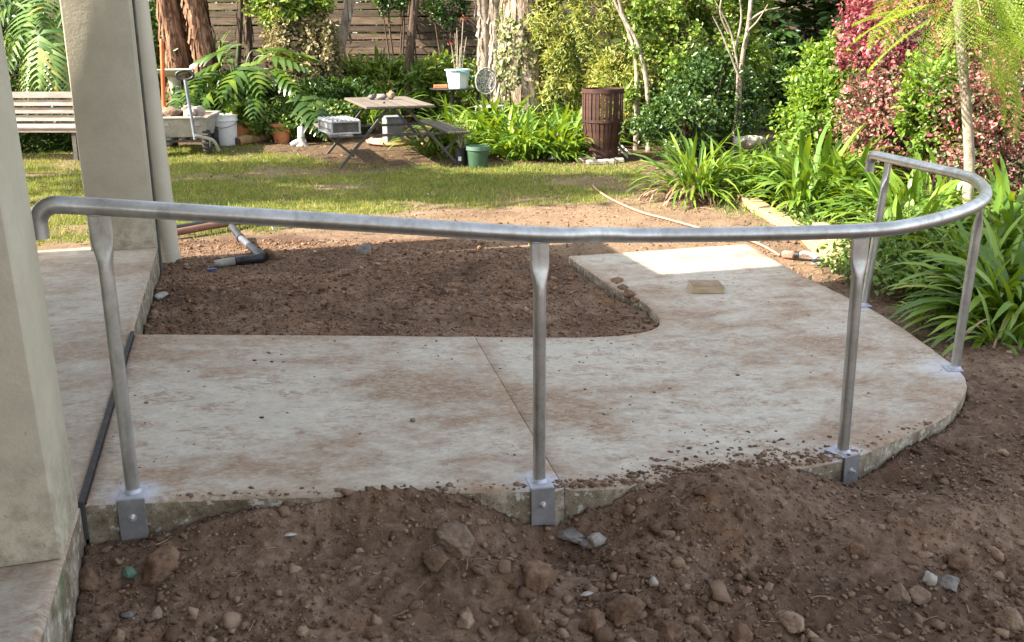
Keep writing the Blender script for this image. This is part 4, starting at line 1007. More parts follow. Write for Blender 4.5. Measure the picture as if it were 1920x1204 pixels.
loc = lambda P: (np.array(Matrix.Rotation(-th, 3, 'Z')) @ (np.asarray(P) - q))
h0, h1 = loc(hx0), loc(hx1)
MB().tube([h0, h0 + (h1 - h0) * .5, h1], .021, 12).build('draw_bar', M['greysteel'], t, 40)
lp = [h1 + np.array([.105 * math.cos(k), .01, .055 + .055 * math.sin(k)]) for k in np.linspace(0, 2 * math.pi, 24, endpoint=False)]
MB().tube(lp, .018, 10, closed=True).build('loop_handle', M['black'], t, 40)
MB().tube(catmull([h0 + [0, 0, .05], h0 + [.10, .05, .02], h0 + [.20, .12, -.03], h0 + [.24, .2, -.16]], 5), .02, 10).build('steering_arm', M['cart'], t, 40)
rr = np.random.default_rng(31)
cart_rows = ['brown rubble piece heaped at the left of the cart', 'largest tan rubble piece on the heap in the cart', 'tan rubble piece right behind the cart handle', 'broken rubble piece right of the cart handle', 'pale rubble piece near the right rim of the cart', 'small rubble piece at the back of the cart']
for k, (x, y, sz, m) in enumerate([(-.24, -.18, .16, 'stone_tan'), (-.11, -.24, .21, 'stone_tan'), (.02, -.1, .15, 'stone_tan'), (.09, -.26, .15, 'paver'), (.19, -.2, .16, 'stone_white'), (.0, .18, .16, 'paver')]):
    P = np.array(Matrix.Rotation(th, 3, 'Z')) @ np.array([x, y, zt + .05]) + q
    tag(link('rubble', rock_mesh('rubble', (sz * 1.15, sz, sz * .8), 80 + k, .4), M[m], None, P, (rr.uniform(-.4, .4), rr.uniform(-.4, .4), k)), cart_rows[k], 'rubble', 'rubble heaped in the garden cart')
P = np.array(Matrix.Rotation(th, 3, 'Z')) @ np.array([0, 0, 0]) + q
fill = MB(); gxx, gyy = np.meshgrid(np.linspace(-.31, .31, 14), np.linspace(-.43, .43, 14)); zz_ = zt - .015 + .05 * fbm(gxx * 9, gyy * 9, 3) + .03 * (1 - (gxx / .31) ** 2)
ii = np.arange(196).reshape(14, 14)
o = link('dirt', mesh_np('dirt', np.column_stack([gxx.ravel(), gyy.ravel(), zz_.ravel()]), np.stack([ii[:-1, :-1].ravel(), ii[:-1, 1:].ravel(), ii[1:, 1:].ravel(), ii[1:, :-1].ravel()], 1), True), M['clod'], None, P, (0, 0, th)); tag(o, kind='stuff')
# orange shovel
pt = aty(303, 73, 13.35); pm = aty(308, 217, 13.35); pbm = pm + (pm - pt) * .42
t = thing('shovel', 'shovel with a long orange handle standing upright beside the cart', 'shovel', pbm)
MB().tube([pm, pt + (pm - pt) * .5, pt + (pm - pt) * .03, pt], [.026, .026, .026, .018], 14).build('handle', M['orange'], t, 40, True)
MB().tube([pm + (pm - pt) * .12, pm], .019, 12).build('socket', M['greysteel'], t, 40, True)
bl = MB(); c_ = pm + (pm - pt) * .10
bl.lathe([(.02, 0), (.07, -.02), (.10, -.08), (.105, -.2), (.08, -.27), (.02, -.31)], 14, c_, sy=.18); bl.build('blade', M['greysteel'], t, 40, True)
# bird bath
q = aty(330, 188, 14.6); q[2] = gz(q[0], q[1])
t = thing('bird_bath', 'cream pedestal bird bath half hidden by split leaves behind the cart', 'bird bath', q)
hz = aty(330, 130, 14.6)[2] - q[2]
MB().lathe([(.15, 0), (.15, .05), (.11, .08), (.065, .2), (.055, hz * .5), (.075, hz - .14), (.10, hz - .1)], 20).build('pedestal', M['cream'], t, 40)
MB().lathe([(.08, hz - .11), (.20, hz - .06), (.27, hz), (.25, hz), (.17, hz - .045), (.01, hz - .05)], 26, cap_b=True).build('bowl', M['cream'], t, 40)
# white bucket
q = G3(425, 272); s = q[1] / F_PX; hb = aty(425, 214, q[1])[2] - q[2]; rb = 23.5 * s
t = thing('bucket', 'white plastic pail with a lid and wire handle next to the cart', 'bucket', q)
MB().lathe([(rb * .82, 0), (rb * .84, .006), (rb * .95, hb - .09)], 28).build('body', M['white_plastic'], t, 40)
MB().lathe([(rb * .95, hb - .092), (rb * 1.03, hb - .085), (rb * 1.03, hb - .07), (rb * .97, hb - .065), (rb * .98, hb - .02), (rb * 1.04, hb - .018), (rb * 1.04, hb), (rb * .95, hb - .002), (rb * .93, hb - .014)], 28, cap_b=False, cap_t=True).build('lid', M['white_plastic'], t, 40)
hpnt = [(-rb * .98, 0, hb - .08), (-rb * .9, -rb * .55, hb - .13), (-.0, -rb * 1.05, hb - .17), (rb * .9, -rb * .55, hb - .13), (rb * .98, 0, hb - .08)]
MB().tube(catmull(hpnt, 6), .004, 6).build('wire_handle', M['darkmetal'], t, 50)
# terracotta trough with nasturtium
q = G3(464, 266); s = q[1] / F_PX; hp_ = 32 * s * 1.05
t = thing('terracotta_pot', 'square terracotta pot right of the white pail', 'pot', q, .25)
tray(MB(), 15 * s, 20 * s, 15 * s, 20 * s, 0, hp_, .02).build('body', M['terracotta'], t, 30)
MB().box((0, 0, hp_ * .86), (32 * s, 32 * s, .02)).build('potting_soil', M['clod'], t, 30)
pot_q, pot_h = q.copy(), hp_
q = aty(527, 243, 13.9); q[2] = gz(q[0], q[1])
t = thing('terracotta_pot', 'round weathered terracotta pot half hidden in ground cover behind the log', 'pot', q)
MB().lathe([(.10, 0), (.15, .22), (.165, .22), (.165, .26), (.14, .26), (.13, .2), (.01, .19)], 22).build('body', M['terracotta'], t, 40)
# log
A = G3(446, 274); B = G3(606, 242); A[2] += .055; B[2] += .06
t = thing('log', 'long brown log lying behind the lawn between pail and picnic table', 'log', (A + B) / 2 - [0, 0, .06])
kk = np.linspace(0, 1, 14); LP = A + (B - A) * kk[:, None]; LP[:, 2] += .006 * np.sin(kk * 17)
MB().tube(LP, .062 + .006 * np.sin(kk * 23), 14).build('stem', M['log'], t, 50, True)
tn = (B - A) / np.linalg.norm(B - A); MB().tube([A - tn * .003, A - tn * .001], [.052, .056], 14).build('cut_end', M['darkbark'], t, 30, True)
# white pipe offcut with elbow
q = G3(566, 273); s = q[1] / F_PX
t = thing('pipe_offcut', 'weathered white pipe offcut with elbow standing in front of the log', 'pipe', q)
MB().tube([(0, 0, .0), (0, 0, .14), (0, 0, .235), (-.005, 0, .255)], [.05, .047, .045, .03], 16).build('pipe', M['white_plastic'], t, 45)
MB().tube(catmull([(-.13, -.05, .01), (-.06, -.04, .05), (0, -.02, .06), (.05, 0, .05)], 5), .035, 12).build('elbow', M['white_plastic'], t, 45)
MB().lathe([(.10, 0), (.075, .03), (.05, .10), (.05, .12)], 12).build('skirt', M['stone_white'], t, 45)

# picnic table with attached benches
ztop = .73
f0 = at(692, 199, -.08 + ztop); f1 = at(811, 198, -.08 + ztop); bl_ = at(644, 182, -.08 + ztop); br_ = at(750, 178, -.08 + ztop)
ax = (f1 - f0)[:2]; Wt = np.linalg.norm(ax); thx = math.atan2(ax[1], ax[0])
depth_v = ((bl_ - f0) + (br_ - f1))[:2] / 2; Lt = min(np.linalg.norm(depth_v), 1.75)
dv = depth_v / np.linalg.norm(depth_v); shear = None
cen = (f0 + f1)[:2] / 2 + dv * Lt / 2
thx = math.atan2(dv[1], dv[0]) - math.pi / 2
gzt = gz(*cen)
t = thing('picnic_table', 'weathered timber picnic table with folding steel legs and attached benches', 'picnic table', (*cen, gzt), thx)
ztop = -.08 + .73 - gzt
npk = 7; Wt = .80
for k in range(npk): MB().box((-Wt / 2 + Wt * (k + .5) / npk, 0, ztop - .014), (Wt / npk - .008, Lt, .028), bev=.003).build('table_plank', M['wood_grey'], t, 30)
bz = .40; bx = .68
for sx in (-1, 1):
    for k in (-1, 0, 1): MB().box((sx * bx + k * .088, 0, bz - .012), (.08, Lt, .024), bev=.003).build('bench_plank', M['wood_grey'], t, 30)
for sy in (-1, 1):
    y = sy * (Lt / 2 - .22)
    for sx in (-1, 1):
        MB().bar((sx * .10, y, ztop - .03), (sx * .70, y, 0), .034, .022, .003, (0, 1, 0)).build('leg', M['darkmetal'], t, 30)
        MB().bar((sx * (bx + .12), y + .025, bz - .025), (sx * .52, y + .025, .13), .03, .018, .003, (0, 1, 0)).build('brace', M['darkmetal'], t, 30)
    MB().bar((-bx - .12, y + .012, bz - .035), (bx + .12, y + .012, bz - .035), .03, .018, .003, (0, 1, 0)).build('cross_bar', M['darkmetal'], t, 30)
    MB().bar((-Wt / 2 + .04, y, ztop - .04), (Wt / 2 - .04, y, ztop - .04), .03, .02, .003).build('top_bearer', M['darkmetal'], t, 30)
TW = lambda x, y, z: np.array([*cen, gzt]) + np.array(Matrix.Rotation(thx, 3, 'Z')) @ np.array([x, y, z])
# stones on the table
for k, (px, w, h, m, l) in enumerate([(698, 16, 10, 'stone_grey', 'dark rounded stone on the table, first of three from the left'), (716, 18, 14, 'stone_grey', 'dark stone in the middle of three on the table'), (733, 15, 17, 'stone_tan', 'tan angular stone on the table, tallest of three')]):
    P = at(px, 187, gzt + ztop); s = P[1] / F_PX
    tag(link('stone', rock_mesh('stone', (w * s, w * s, h * s), 90 + k, .35), M[m], None, (P[0], P[1], gzt + ztop + h * s * .42)), l, 'stone')
P = at(719, 194, gzt + ztop); tag(link('stone', rock_mesh('stone', (.035, .03, .03), 95), M['clod'], None, P + [0, 0, .01]), 'tiny dark pebble at the front of the picnic table', 'pebble')
# slatted tray dumped on the left bench
lt, lw_ = .62, .34; zc = bz
bt = TW(-bx + .02, -Lt / 2 + .40, bz + .002)
t = thing('slatted_tray', 'upturned pale slatted metal tray resting on the left bench', 'tray', bt, thx + .12)
for sy in (-1, 1):
    mb = MB(); [mb.box((0, sy * lt / 2, z), (lw_, .016, .022), bev=.003) for z in (.012, .142)]; [mb.box((sx * (lw_ / 2 - .009), sy * (lt / 2 - .001), .077), (.018, .015, .107)) for sx in (-1, 1)]
    mb.build('end_frame', M['tray'], t, 30); MB().box((0, sy * (lt / 2 - .02), .077), (lw_ - .03, .006, .11)).build('end_shade_sheet', M['darkmetal'], t, 30)  # dark sheet stands in for the shaded inside of the open end
for sx in (-1, 1):
    mb = MB(); [mb.box((sx * lw_ / 2, 0, z), (.016, lt - .02, .022), bev=.003) for z in (.012, .142)]; mb.build('side_rail', M['tray'], t, 30)
    MB().box((sx * (lw_ / 2 - .02), 0, .077), (.006, lt - .05, .11)).build('side_shade_sheet', M['traydark'], t, 30)  # shade inside the open side is put into this sheet's colour
for k in range(7): MB().box((-lw_ / 2 + .012 + k * (lw_ - .024) / 6, 0, .156), (.014, lt, .012), bev=.002).build('slat', M['tray'], t, 30)
MB().box((0, 0, .05), (lw_ - .02, lt - .04, .012)).build('inner_shade_sheet', M['darkmetal'], t, 30)  # dark sheet paints the shade seen between the slats
# grey block behind the table, coil of hose
q = aty(737, 252, 13.6); q[2] = gz(q[0], q[1]); s = 13.6 / F_PX
t = thing('concrete_block', 'tall grey block standing behind the picnic table legs', 'block', q, thx + .1)
MB().box((0, 0, 25 * s), (32 * s, .22, 50 * s), bev=.008).build('block', M['block'], t, 30)
MB().box((0, 0, 50 * s + .012), (34 * s, .24, .022), bev=.004).build('cap', M['block'], t, 30)
q = G3(728, 270)
t = thing('hose_coil', 'coil of faded orange hose lying behind the picnic table', 'hose', q)
cp = [(math.cos(k) * (.30 - .012 * k / 6.28 + .02 * math.sin(k * 1.3)), math.sin(k) * (.30 - .012 * k / 6.28) * .9, .014 + .010 * k / 6.28 + .01 * math.sin(k * 2.1)) for k in np.linspace(0, 6.28 * 7, 170)]
MB().tube(cp, .013, 8).build('coil', M['orangehose'], t, 60)
MB().tube(catmull([cp[0], (.45, -.1, .013), (.6, -.25, .013), (.5, -.35, .013)], 6), .013, 8).build('loose_end', M['orangehose'], t, 60)
# green pot, black pot
q = G3(896, 313); s = q[1] / F_PX; r1 = 21.5 * s; h1_ = 39 * s
t = thing('plant_pot', 'dark green plastic pot at the lawn edge in front of the strap leaves', 'pot', q)
MB().lathe([(r1 * .78, 0), (r1 * .80, .01), (r1 * .94, h1_ - .05)], 28).build('body', M['greenpot'], t, 40)
MB().lathe([(r1 * .94, h1_ - .055), (r1 * 1.03, h1_ - .045), (r1 * 1.04, h1_), (r1 * .95, h1_), (r1 * .9, h1_ - .08), (.01, h1_ - .085)], 28, cap_b=False).build('rim', M['greenrim'], t, 40)
q = G3(866, 309); q[1] += .02; s = q[1] / F_PX; r2 = 13 * s; h2 = 32 * s
t = thing('plant_pot', 'small black nursery pot with a white tag beside the green pot', 'pot', q)
MB().lathe([(r2 * .8, 0), (r2, h2), (r2 * .93, h2), (r2 * .9, h2 - .03), (.005, h2 - .03)], 24).build('body', M['black'], t, 40)
MB().box((-.02, -r2 * .93, h2 * .38), (.035, .004, .05), rx=-.14).build('tag', M['white_plastic'], t, 30)
kp = q + [0, 0, h2 - .03]
t = thing('potted_sapling', 'thin leafy sapling with bare stems in the small black pot', 'plant', kp)
mb = MB()
for k in range(5): mb.tube(catmull([(rr.normal(0, .015), rr.normal(0, .015), 0), (rr.normal(0, .03), rr.normal(0, .03), .14), (rr.normal(0, .06), rr.normal(0, .05), .30)], 4), [.006] * 8 + [.003], 6)
mb.build('stem', M['palebark'], t, 60); sapling = t
# round table, bucket, brick, chair
q = aty(848, 165, 14.9); zt_ = q[2]; q[2] = gz(q[0], q[1]); s = 14.9 / F_PX; ht = zt_ - q[2]
t = thing('round_table', 'round black metal table holding the pale blue bucket', 'table', q)
MB().lathe([(.0, ht - .02), (41 * s, ht - .018), (42 * s, ht - .008), (41 * s, ht), (.0, ht)], 30, cap_b=False).build('table_top', M['black'], t, 40)
MB().tube([(0, 0, .02), (0, 0, ht - .02)], .03, 12).build('stem', M['black'], t)
for k in range(3): MB().tube(catmull([(0, 0, .14), (.13 * math.cos(k * 2.1), .13 * math.sin(k * 2.1), .10), (.26 * math.cos(k * 2.1), .26 * math.sin(k * 2.1), .01)], 4), .014, 8).build('leg', M['black'], t)
tb = q.copy()
q = aty(859, 164, 14.8); q[2] = tb[2] + ht + .002; hb = 33 * s
t = thing('bucket', 'pale blue faceted bucket with a blue handle on the round table', 'bucket', q, .2)
MB().lathe([(17 * s, 0), (22 * s, hb)], 8).build('body', M['bluebucket'], t, 20)
MB().lathe([(22 * s, hb - .02), (24 * s, hb - .015), (24 * s, hb + .006), (21.5 * s, hb + .006), (20 * s, hb - .05), (.01, hb - .06)], 8, cap_b=False).build('rim', M['bluebucket'], t, 20)
MB().tube(catmull([(-.05, -23 * s, hb - .005), (.06, -24 * s, hb - .03), (.15, -20 * s, hb - .085), (.20, -10 * s, hb - .13)], 5), .012, 8).build('handle', M['bluehandle'], t, 40)
q2 = q + [0, 0, hb - .05]
t = thing('bare_plant', 'bare upright stems with a few red flowers growing in the blue bucket', 'plant', q2)
for k, (dx, hgt) in enumerate([(-.06, .42), (-.02, .55), (.0, .62), (.03, .40), (.06, .75), (.09, .50)]):
    mb = MB(); mb.tube(catmull([(dx * .5, rr.normal(0, .03), 0), (dx, rr.normal(0, .03), hgt * .5), (dx * 1.5, rr.normal(0, .03), hgt)], 4), [.007] * 8 + [.004], 7); mb.build('stem', M['palebark'], t, 60)
    if k in (0, 4):
        P = rr.normal(0, .025, (9, 3)) + [dx * 1.5, 0, hgt]; o = link('flower', mesh_np('flower', (P[:, None, :] + rr.normal(0, .014, (9, 3, 3))).reshape(-1, 3), np.arange(27).reshape(9, 3)), M['flower'], t)
q = aty(826, 160, 14.8); q[2] = tb[2] + ht + .026; tag(MB().box((0, 0, 0), (.20, .09, .05), bev=.006).build('brick', M['terracotta'], None, 30, loc=q, rot=(0, 0, .1)), 'orange brick lying beside the blue bucket on the round table', 'brick')
q = aty(912, 205, 14.3); q[2] = gz(q[0], q[1]); s = 14.3 / F_PX; zc = aty(912, 152, 14.3)[2] - q[2]
t = thing('lace_chair', 'white cast metal lace chair beside the big paperbark trunk', 'chair', q, .25)
rx_, rz_ = 19 * s, 23 * s
mb = MB(); mb.tube([(rx_ * math.cos(k), 0, zc + rz_ * math.sin(k)) for k in np.linspace(0, 6.283, 28, endpoint=False)], .014, 8, closed=True); mb.build('back_rim', M['whitepaint'], t, 50)
mb = MB()
for sc_ in (.78, .55, .3): mb.tube([(sc_ * rx_ * math.cos(k), 0, zc + sc_ * rz_ * math.sin(k)) for k in np.linspace(0, 6.283, 20, endpoint=False)], .008, 6, closed=True)
for k in np.linspace(0, 6.283, 14, endpoint=False): mb.tube(catmull([(0, 0, zc), (.5 * rx_ * math.cos(k + .25), 0, zc + .5 * rz_ * math.sin(k + .25)), (.97 * rx_ * math.cos(k), 0, zc + .97 * rz_ * math.sin(k))], 4), .007, 6)
mb.build('back_lace', M['whitepaint'], t, 50)
MB().lathe([(.0, .42), (.20, .42), (.21, .43), (.20, .445), (0, .445)], 24, (0, -.2, 0), cap_b=False).build('seat', M['whitepaint'], t, 40)
for sx, sy in ((-1, 0), (1, 0), (-1, -.38), (1, -.38)): MB().tube(catmull([(sx * .14, sy, .43), (sx * .17, sy, .2), (sx * .19, sy, 0)], 4), .014, 8).build('leg', M['whitepaint'], t, 50)
# fire barrel of flat bars on pavers
q = G3(1128, 300); s = q[1] / F_PX; q[2] += .055; H_ = aty(1128, 168, q[1])[2] - q[2]
t = thing('fire_barrel', 'rusty slatted steel fire barrel standing on stone pavers by the strap leaves', 'fire barrel', q)
prof = [(26.5 * s, 0), (27 * s, .02), (34 * s, H_ * .30), (37.5 * s, H_ * .52), (38 * s, H_ * .72), (37.5 * s, H_)]
pz = [p_[1] for p_ in prof]; pr_ = [p_[0] for p_ in prof]
ns = 30
vs = MB(); hwid = math.pi * 37.5 * s / ns * .74
zz_ = np.linspace(0.0, H_ - .03, 8); rr_ = np.interp(zz_, pz, pr_); wd = hwid * rr_ / (37.5 * s) * (1 + .22 * (zz_ < H_ * .35))
v_ = []
for z, r_, w_ in zip(zz_, rr_, wd): v_ += [(r_, -w_, z), (r_, w_, z), (r_ - .006, w_, z), (r_ - .006, -w_, z)]
Q = []
for i in range(7):
    for k in range(4): Q.append([i * 4 + k, i * 4 + (k + 1) % 4, i * 4 + 4 + (k + 1) % 4, i * 4 + 4 + k])
Q += [[0, 3, 2, 1], [28, 29, 30, 31]]
vs.add(v_, Q); sm = vs.mesh('slat', 30); sm.materials.append(M['rust'])
for k in range(ns): link('slat', sm, None, t, None, (0, 0, 2 * math.pi * k / ns + rr.normal(0, .012)))
for nm, z, h in (('top_ring', H_ - .035, .05), ('middle_ring', H_ * .52, .03), ('bottom_ring', .0, .10)):
    r_ = np.interp(z + h / 2, pz, pr_) + .003
    MB().lathe([(r_ - .012, z), (r_ + .006, z), (r_ + .006, z + h), (r_ - .012, z + h), (r_ - .012, z)], 36, cap_b=False).build(nm, M['rust'], t, 40)
zz_ = np.linspace(.0, H_ * .50, 6); MB().lathe([(np.interp(z, pz, pr_) - .016, z) for z in zz_], 30).build('ash_liner', M['rust'], t, 40)
for k, (px, py, w, l) in enumerate([(1100, 303, .22, 'leftmost pale paver under the fire barrel'), (1118, 308, .24, 'long pale paver in front of the fire barrel'), (1141, 307, .13, 'brown paver in front of the barrel next to the long pale one'), (1158, 304, .15, 'small paver at the right foot of the fire barrel'), (1130, 296, .36, 'paver hidden underneath the fire barrel')]):
    P = G3(px, py); tag(MB().box((0, 0, .027), (w, .13 if k < 4 else .3, .055), bev=.012).build('paver', M['paver'], None, 30, loc=P - [0, 0, .002], rot=(0, 0, rr.normal(0, .15))), l, 'paver', 'pavers under the fire barrel')
# odds and ends by the bed
A = G3(1018, 284); B = G3(1090, 293); A[2] += .03; B[2] += .03
tag(MB().tube([A, B], .014, 8).build('pipe_offcut', M['white_plastic'], None), 'thin white pipe lying along the strap leaf bed left of the barrel', 'pipe')
for k, (p0_, p1_, l) in enumerate([((1158, 272), (1182, 292), 'upper of two thin white pipes behind the fire barrel'), ((1156, 281), (1176, 298), 'lower of two thin white pipes behind the fire barrel')]):
    A = G3(*p0_); B = G3(*p1_); A[2] += .04; B[2] += .02; tag(MB().tube([A, B], .013, 8).build('pipe_offcut', M['white_plastic'], None), l, 'pipe')
flake('paper_scrap', [(-.12, -.03, 0), (-.02, -.06, .01), (.12, 0, .06), (.06, .05, .05), (-.08, .03, .01)], 'white_plastic', 'crumpled white scrap on the ground left of the barrel', 'scrap', G3(1043, 300) + [0, 0, .02], (.2, 0, .1))
for k, (px, py, w, l) in enumerate([(1392, 232, .20, 'pale round rock at the left of the rock group on the garden path'), (1410, 228, .24, 'largest pale rock in the group on the garden path'), (1424, 236, .15, 'small pale rock right of the largest on the garden path'), (1404, 242, .14, 'pale rock in front of the group on the garden path')]):
    P = aty(px, py, 12.2); P[2] = gz(P[0], P[1]); z_ = aty(px, py, 12.2)[2]
    P[2] = max(P[2], min(z_, P[2] + .25)) 
    tag(link('rock', rock_mesh('rock', (w, w, w * .7), 120 + k, .3), M['stone_white'], None, P + [0, 0, w * .1]), l, 'rock', 'pale rocks on the garden path')
#@@SECTION4
# ------------------------------------------------------------------ lawn
def blades(name, n, xr, yr, densf, hgt, wid, mat, seed):
    r = np.random.default_rng(seed); x = r.uniform(*xr, n); y = r.uniform(*yr, n)
    k = r.random(n) < densf(x, y); x, y = x[k], y[k]; n = len(x); z = ground_z(x, y)
    th = r.uniform(0, 6.28, n); h = hgt * r.lognormal(0, .35, n); w = wid * r.uniform(.7, 1.3, n); ln = r.normal(0, .55, n) * h; la = r.uniform(0, 6.28, n)
    c, s_ = np.cos(th) * w / 2, np.sin(th) * w / 2
    P = np.stack([np.stack([x - c, y - s_, z - .004], 1), np.stack([x + c, y + s_, z - .004], 1), np.stack([x + ln * np.cos(la), y + ln * np.sin(la), z + h], 1)], 1)
    return tag(link(name, mesh_np(name, P.reshape(-1, 3), np.arange(3 * n).reshape(n, 3)), M[mat]), kind='stuff')
def lawn_d(x, y):
    lw, d_, g_ = zones(x, y); return np.clip(lw * 1.15 * (.55 + 1.6 * (fbm(x * 2.2 + 11, y * 2.2, 4) + .3)), 0, 1)
blades('grass', 360000, (-7.5, 3.4), (6.7, 13.8), lawn_d, .026, .008, 'grass', 41)
blades('grass', 30000, (-4, 4.2), (7.4, 12), lambda x, y: np.clip(.25 * (fbm(x * 1.6, y * 1.6 + 5, 4) - .02) * 6 * (1 - inside(ramp_poly, x, y)) * ~inside(bed_poly, x, y), 0, 1), .03, .007, 'grass', 42)
blades('weeds', 9000, (1.9, 4.6), (8.0, 10.6), lambda x, y: np.clip(2.5 * fbm(x * 1.5 + 2, y * 1.5, 3) + .4, 0, 1), .05, .008, 'weed', 43)

# ------------------------------------------------------------------ leaves
def leaf_mesh(name, pos, d, n, L, W, mat, droop=.15, parent=None, off=None):
    """hex leaves folded along the midrib. pos,d,n (k,3); L,W (k,)"""
    s = np.cross(d, n); s /= np.linalg.norm(s, axis=1)[:, None] + 1e-9; u = np.cross(s, d)
    L = L[:, None]; W = W[:, None]; f = W * .22
    P = np.stack([pos, pos + d * L * .30 + s * W * .5 + u * f, pos + d * L * .68 + s * W * .42 + u * (f - droop * L * .4), pos + d * L - u * droop * L,
                  pos + d * L * .68 - s * W * .42 + u * (f - droop * L * .4), pos + d * L * .30 - s * W * .5 + u * f], 1)
    k = len(pos); b = (np.arange(k) * 6)[:, None]
    Q = np.concatenate([b + np.array([[0, 1, 2, 3]]), b + np.array([[0, 3, 4, 5]])])
    V_ = P.reshape(-1, 3)
    if off is not None: V_ = V_ - np.asarray(off)
    return link(name, mesh_np(name, V_, Q), mat, parent)
def cloud(c, r3, n, seed, clumps=60, sig=.16, shell=(.45, 1.0), floor=None, lobes=3):
    r = np.random.default_rng(seed); c = np.asarray(c, float); r3 = np.asarray(r3, float)
    dirs = r.normal(size=(clumps, 3)); dirs /= np.linalg.norm(dirs, axis=1)[:, None]
    rad = r.uniform(*shell, clumps) ** .6
    lump = 1 + .30 * np.sin(dirs @ r.normal(size=(3, lobes)) * 3 + r.uniform(0, 6, lobes)).mean(1)
    cc = dirs * (rad * lump)[:, None]
    i = r.integers(0, clumps, n); sg = sig * r.uniform(.5, 1.4, clumps)
    p = cc[i] + r.normal(size=(n, 3)) * sg[i][:, None]
    out = p / (np.linalg.norm(p, axis=1)[:, None] + 1e-6)
    P = c + p * r3
    if floor is not None:
        k = P[:, 2] > floor; P, out = P[k], out[k]
    return P, out, r, c + cc * r3
def shrub(name, label, cat, c, r3, n, L, W, mat, seed, base=None, clumps=60, sig=.16, up=.5, jit=.7, group=None, stems=5, stem_mat='darkbark', droop=.15, whorl=0):
    c = np.asarray(c, float); bx_, by_ = (base if base is not None else c[:2]); bz = gz(bx_, by_)
    t = thing(name, label, cat, (bx_, by_, bz), 0, group); o3 = np.array([bx_, by_, bz])
    P, out, r, cc = cloud(c, r3, n, seed, clumps, sig, floor=bz + .02)
    if whorl:
        m = len(P) // whorl; P = np.repeat(P[:m], whorl, 0); out = np.repeat(out[:m], whorl, 0)
        az = np.tile(np.arange(whorl) * 6.283 / whorl, m) + np.repeat(r.uniform(0, 6, m), whorl)
        d = np.column_stack([np.cos(az), np.sin(az), r.normal(-.05, .3, len(P))]) + .25 * out
    else:
        d = out * .8 + r.normal(size=P.shape) * jit; d[:, 2] += .1
    d /= np.linalg.norm(d, axis=1)[:, None]
    nn = out * .6 + r.normal(size=P.shape) * .45; nn[:, 2] += up
    k = len(P); sz = r.lognormal(0, .25, k)
    leaf_mesh('foliage', P, d, nn, L * sz, W * sz, M[mat], droop, t, o3)['kind'] = 'stuff'
    if stems:
        mb = MB()
        for i in range(stems):
            e = cc[r.integers(0, len(cc))]; s0 = np.array([bx_ + r.normal(0, .06), by_ + r.normal(0, .06), bz - .02]); mid = s0 + (e - s0) * .5 + r.normal(0, .08, 3) * r3
            rad = .010 + .012 * r.random(); mb.tube(catmull([s0, mid, e], 5), np.linspace(rad * 1.4, rad * .4, 11), 6)
            for _ in range(3):
                e2 = cc[r.integers(0, len(cc))]
                if np.linalg.norm(e2 - mid) < 1.1 * max(r3): mb.tube(catmull([mid, (mid + e2) / 2 + r.normal(0, .05, 3), e2], 4), np.linspace(rad * .8, rad * .2, 9), 5)
        mb.build('stem', M[stem_mat], t, 60, True)
    return t
def C(px, py, y): return aty(px, py, y)

# ------------------------------------------------------------------ fence
fn0, fn1, fy = -11.5, 6.5, 18.2
for k, x0 in enumerate(np.arange(fn0, fn1, 2.4)):
    lab = ['bay of brown board fence %s' % s for s in ('at the far left behind the split leaf plant', 'behind the first column', 'behind the red barked trunk', 'behind the cart and the split leaves', 'seen behind the picnic table', 'behind the blue bucket and stems', 'behind the big paperbark', 'hidden by the dark shrubs at right')]
    t = thing('fence_panel', lab[min(k, 7)], 'fence', (x0, fy, gz(x0 + 1.2, fy)), 0, 'timber fence bays at the back of the garden')
    for i in range(22):
        r_ = random.random()
        MB().box((1.2 + random.uniform(-.01, .01), random.uniform(-.012, .012), -.12 + .128 * i + random.uniform(-.008, .008)), (2.39, .022, .112 + random.uniform(-.010, .010)), rz=random.uniform(-.006, .006), ry=random.uniform(-.006, .006), bev=.004).build('board', M['fence_wood'], t, 30)
    MB().box((0, .06, 1.2), (.11, .09, 2.9), bev=.004).build('post', M['fence_wood'], t, 30)
    MB().box((1.2, .06, 1.2), (.07, .08, 2.8), bev=.004).build('post', M['fence_wood'], t, 30)

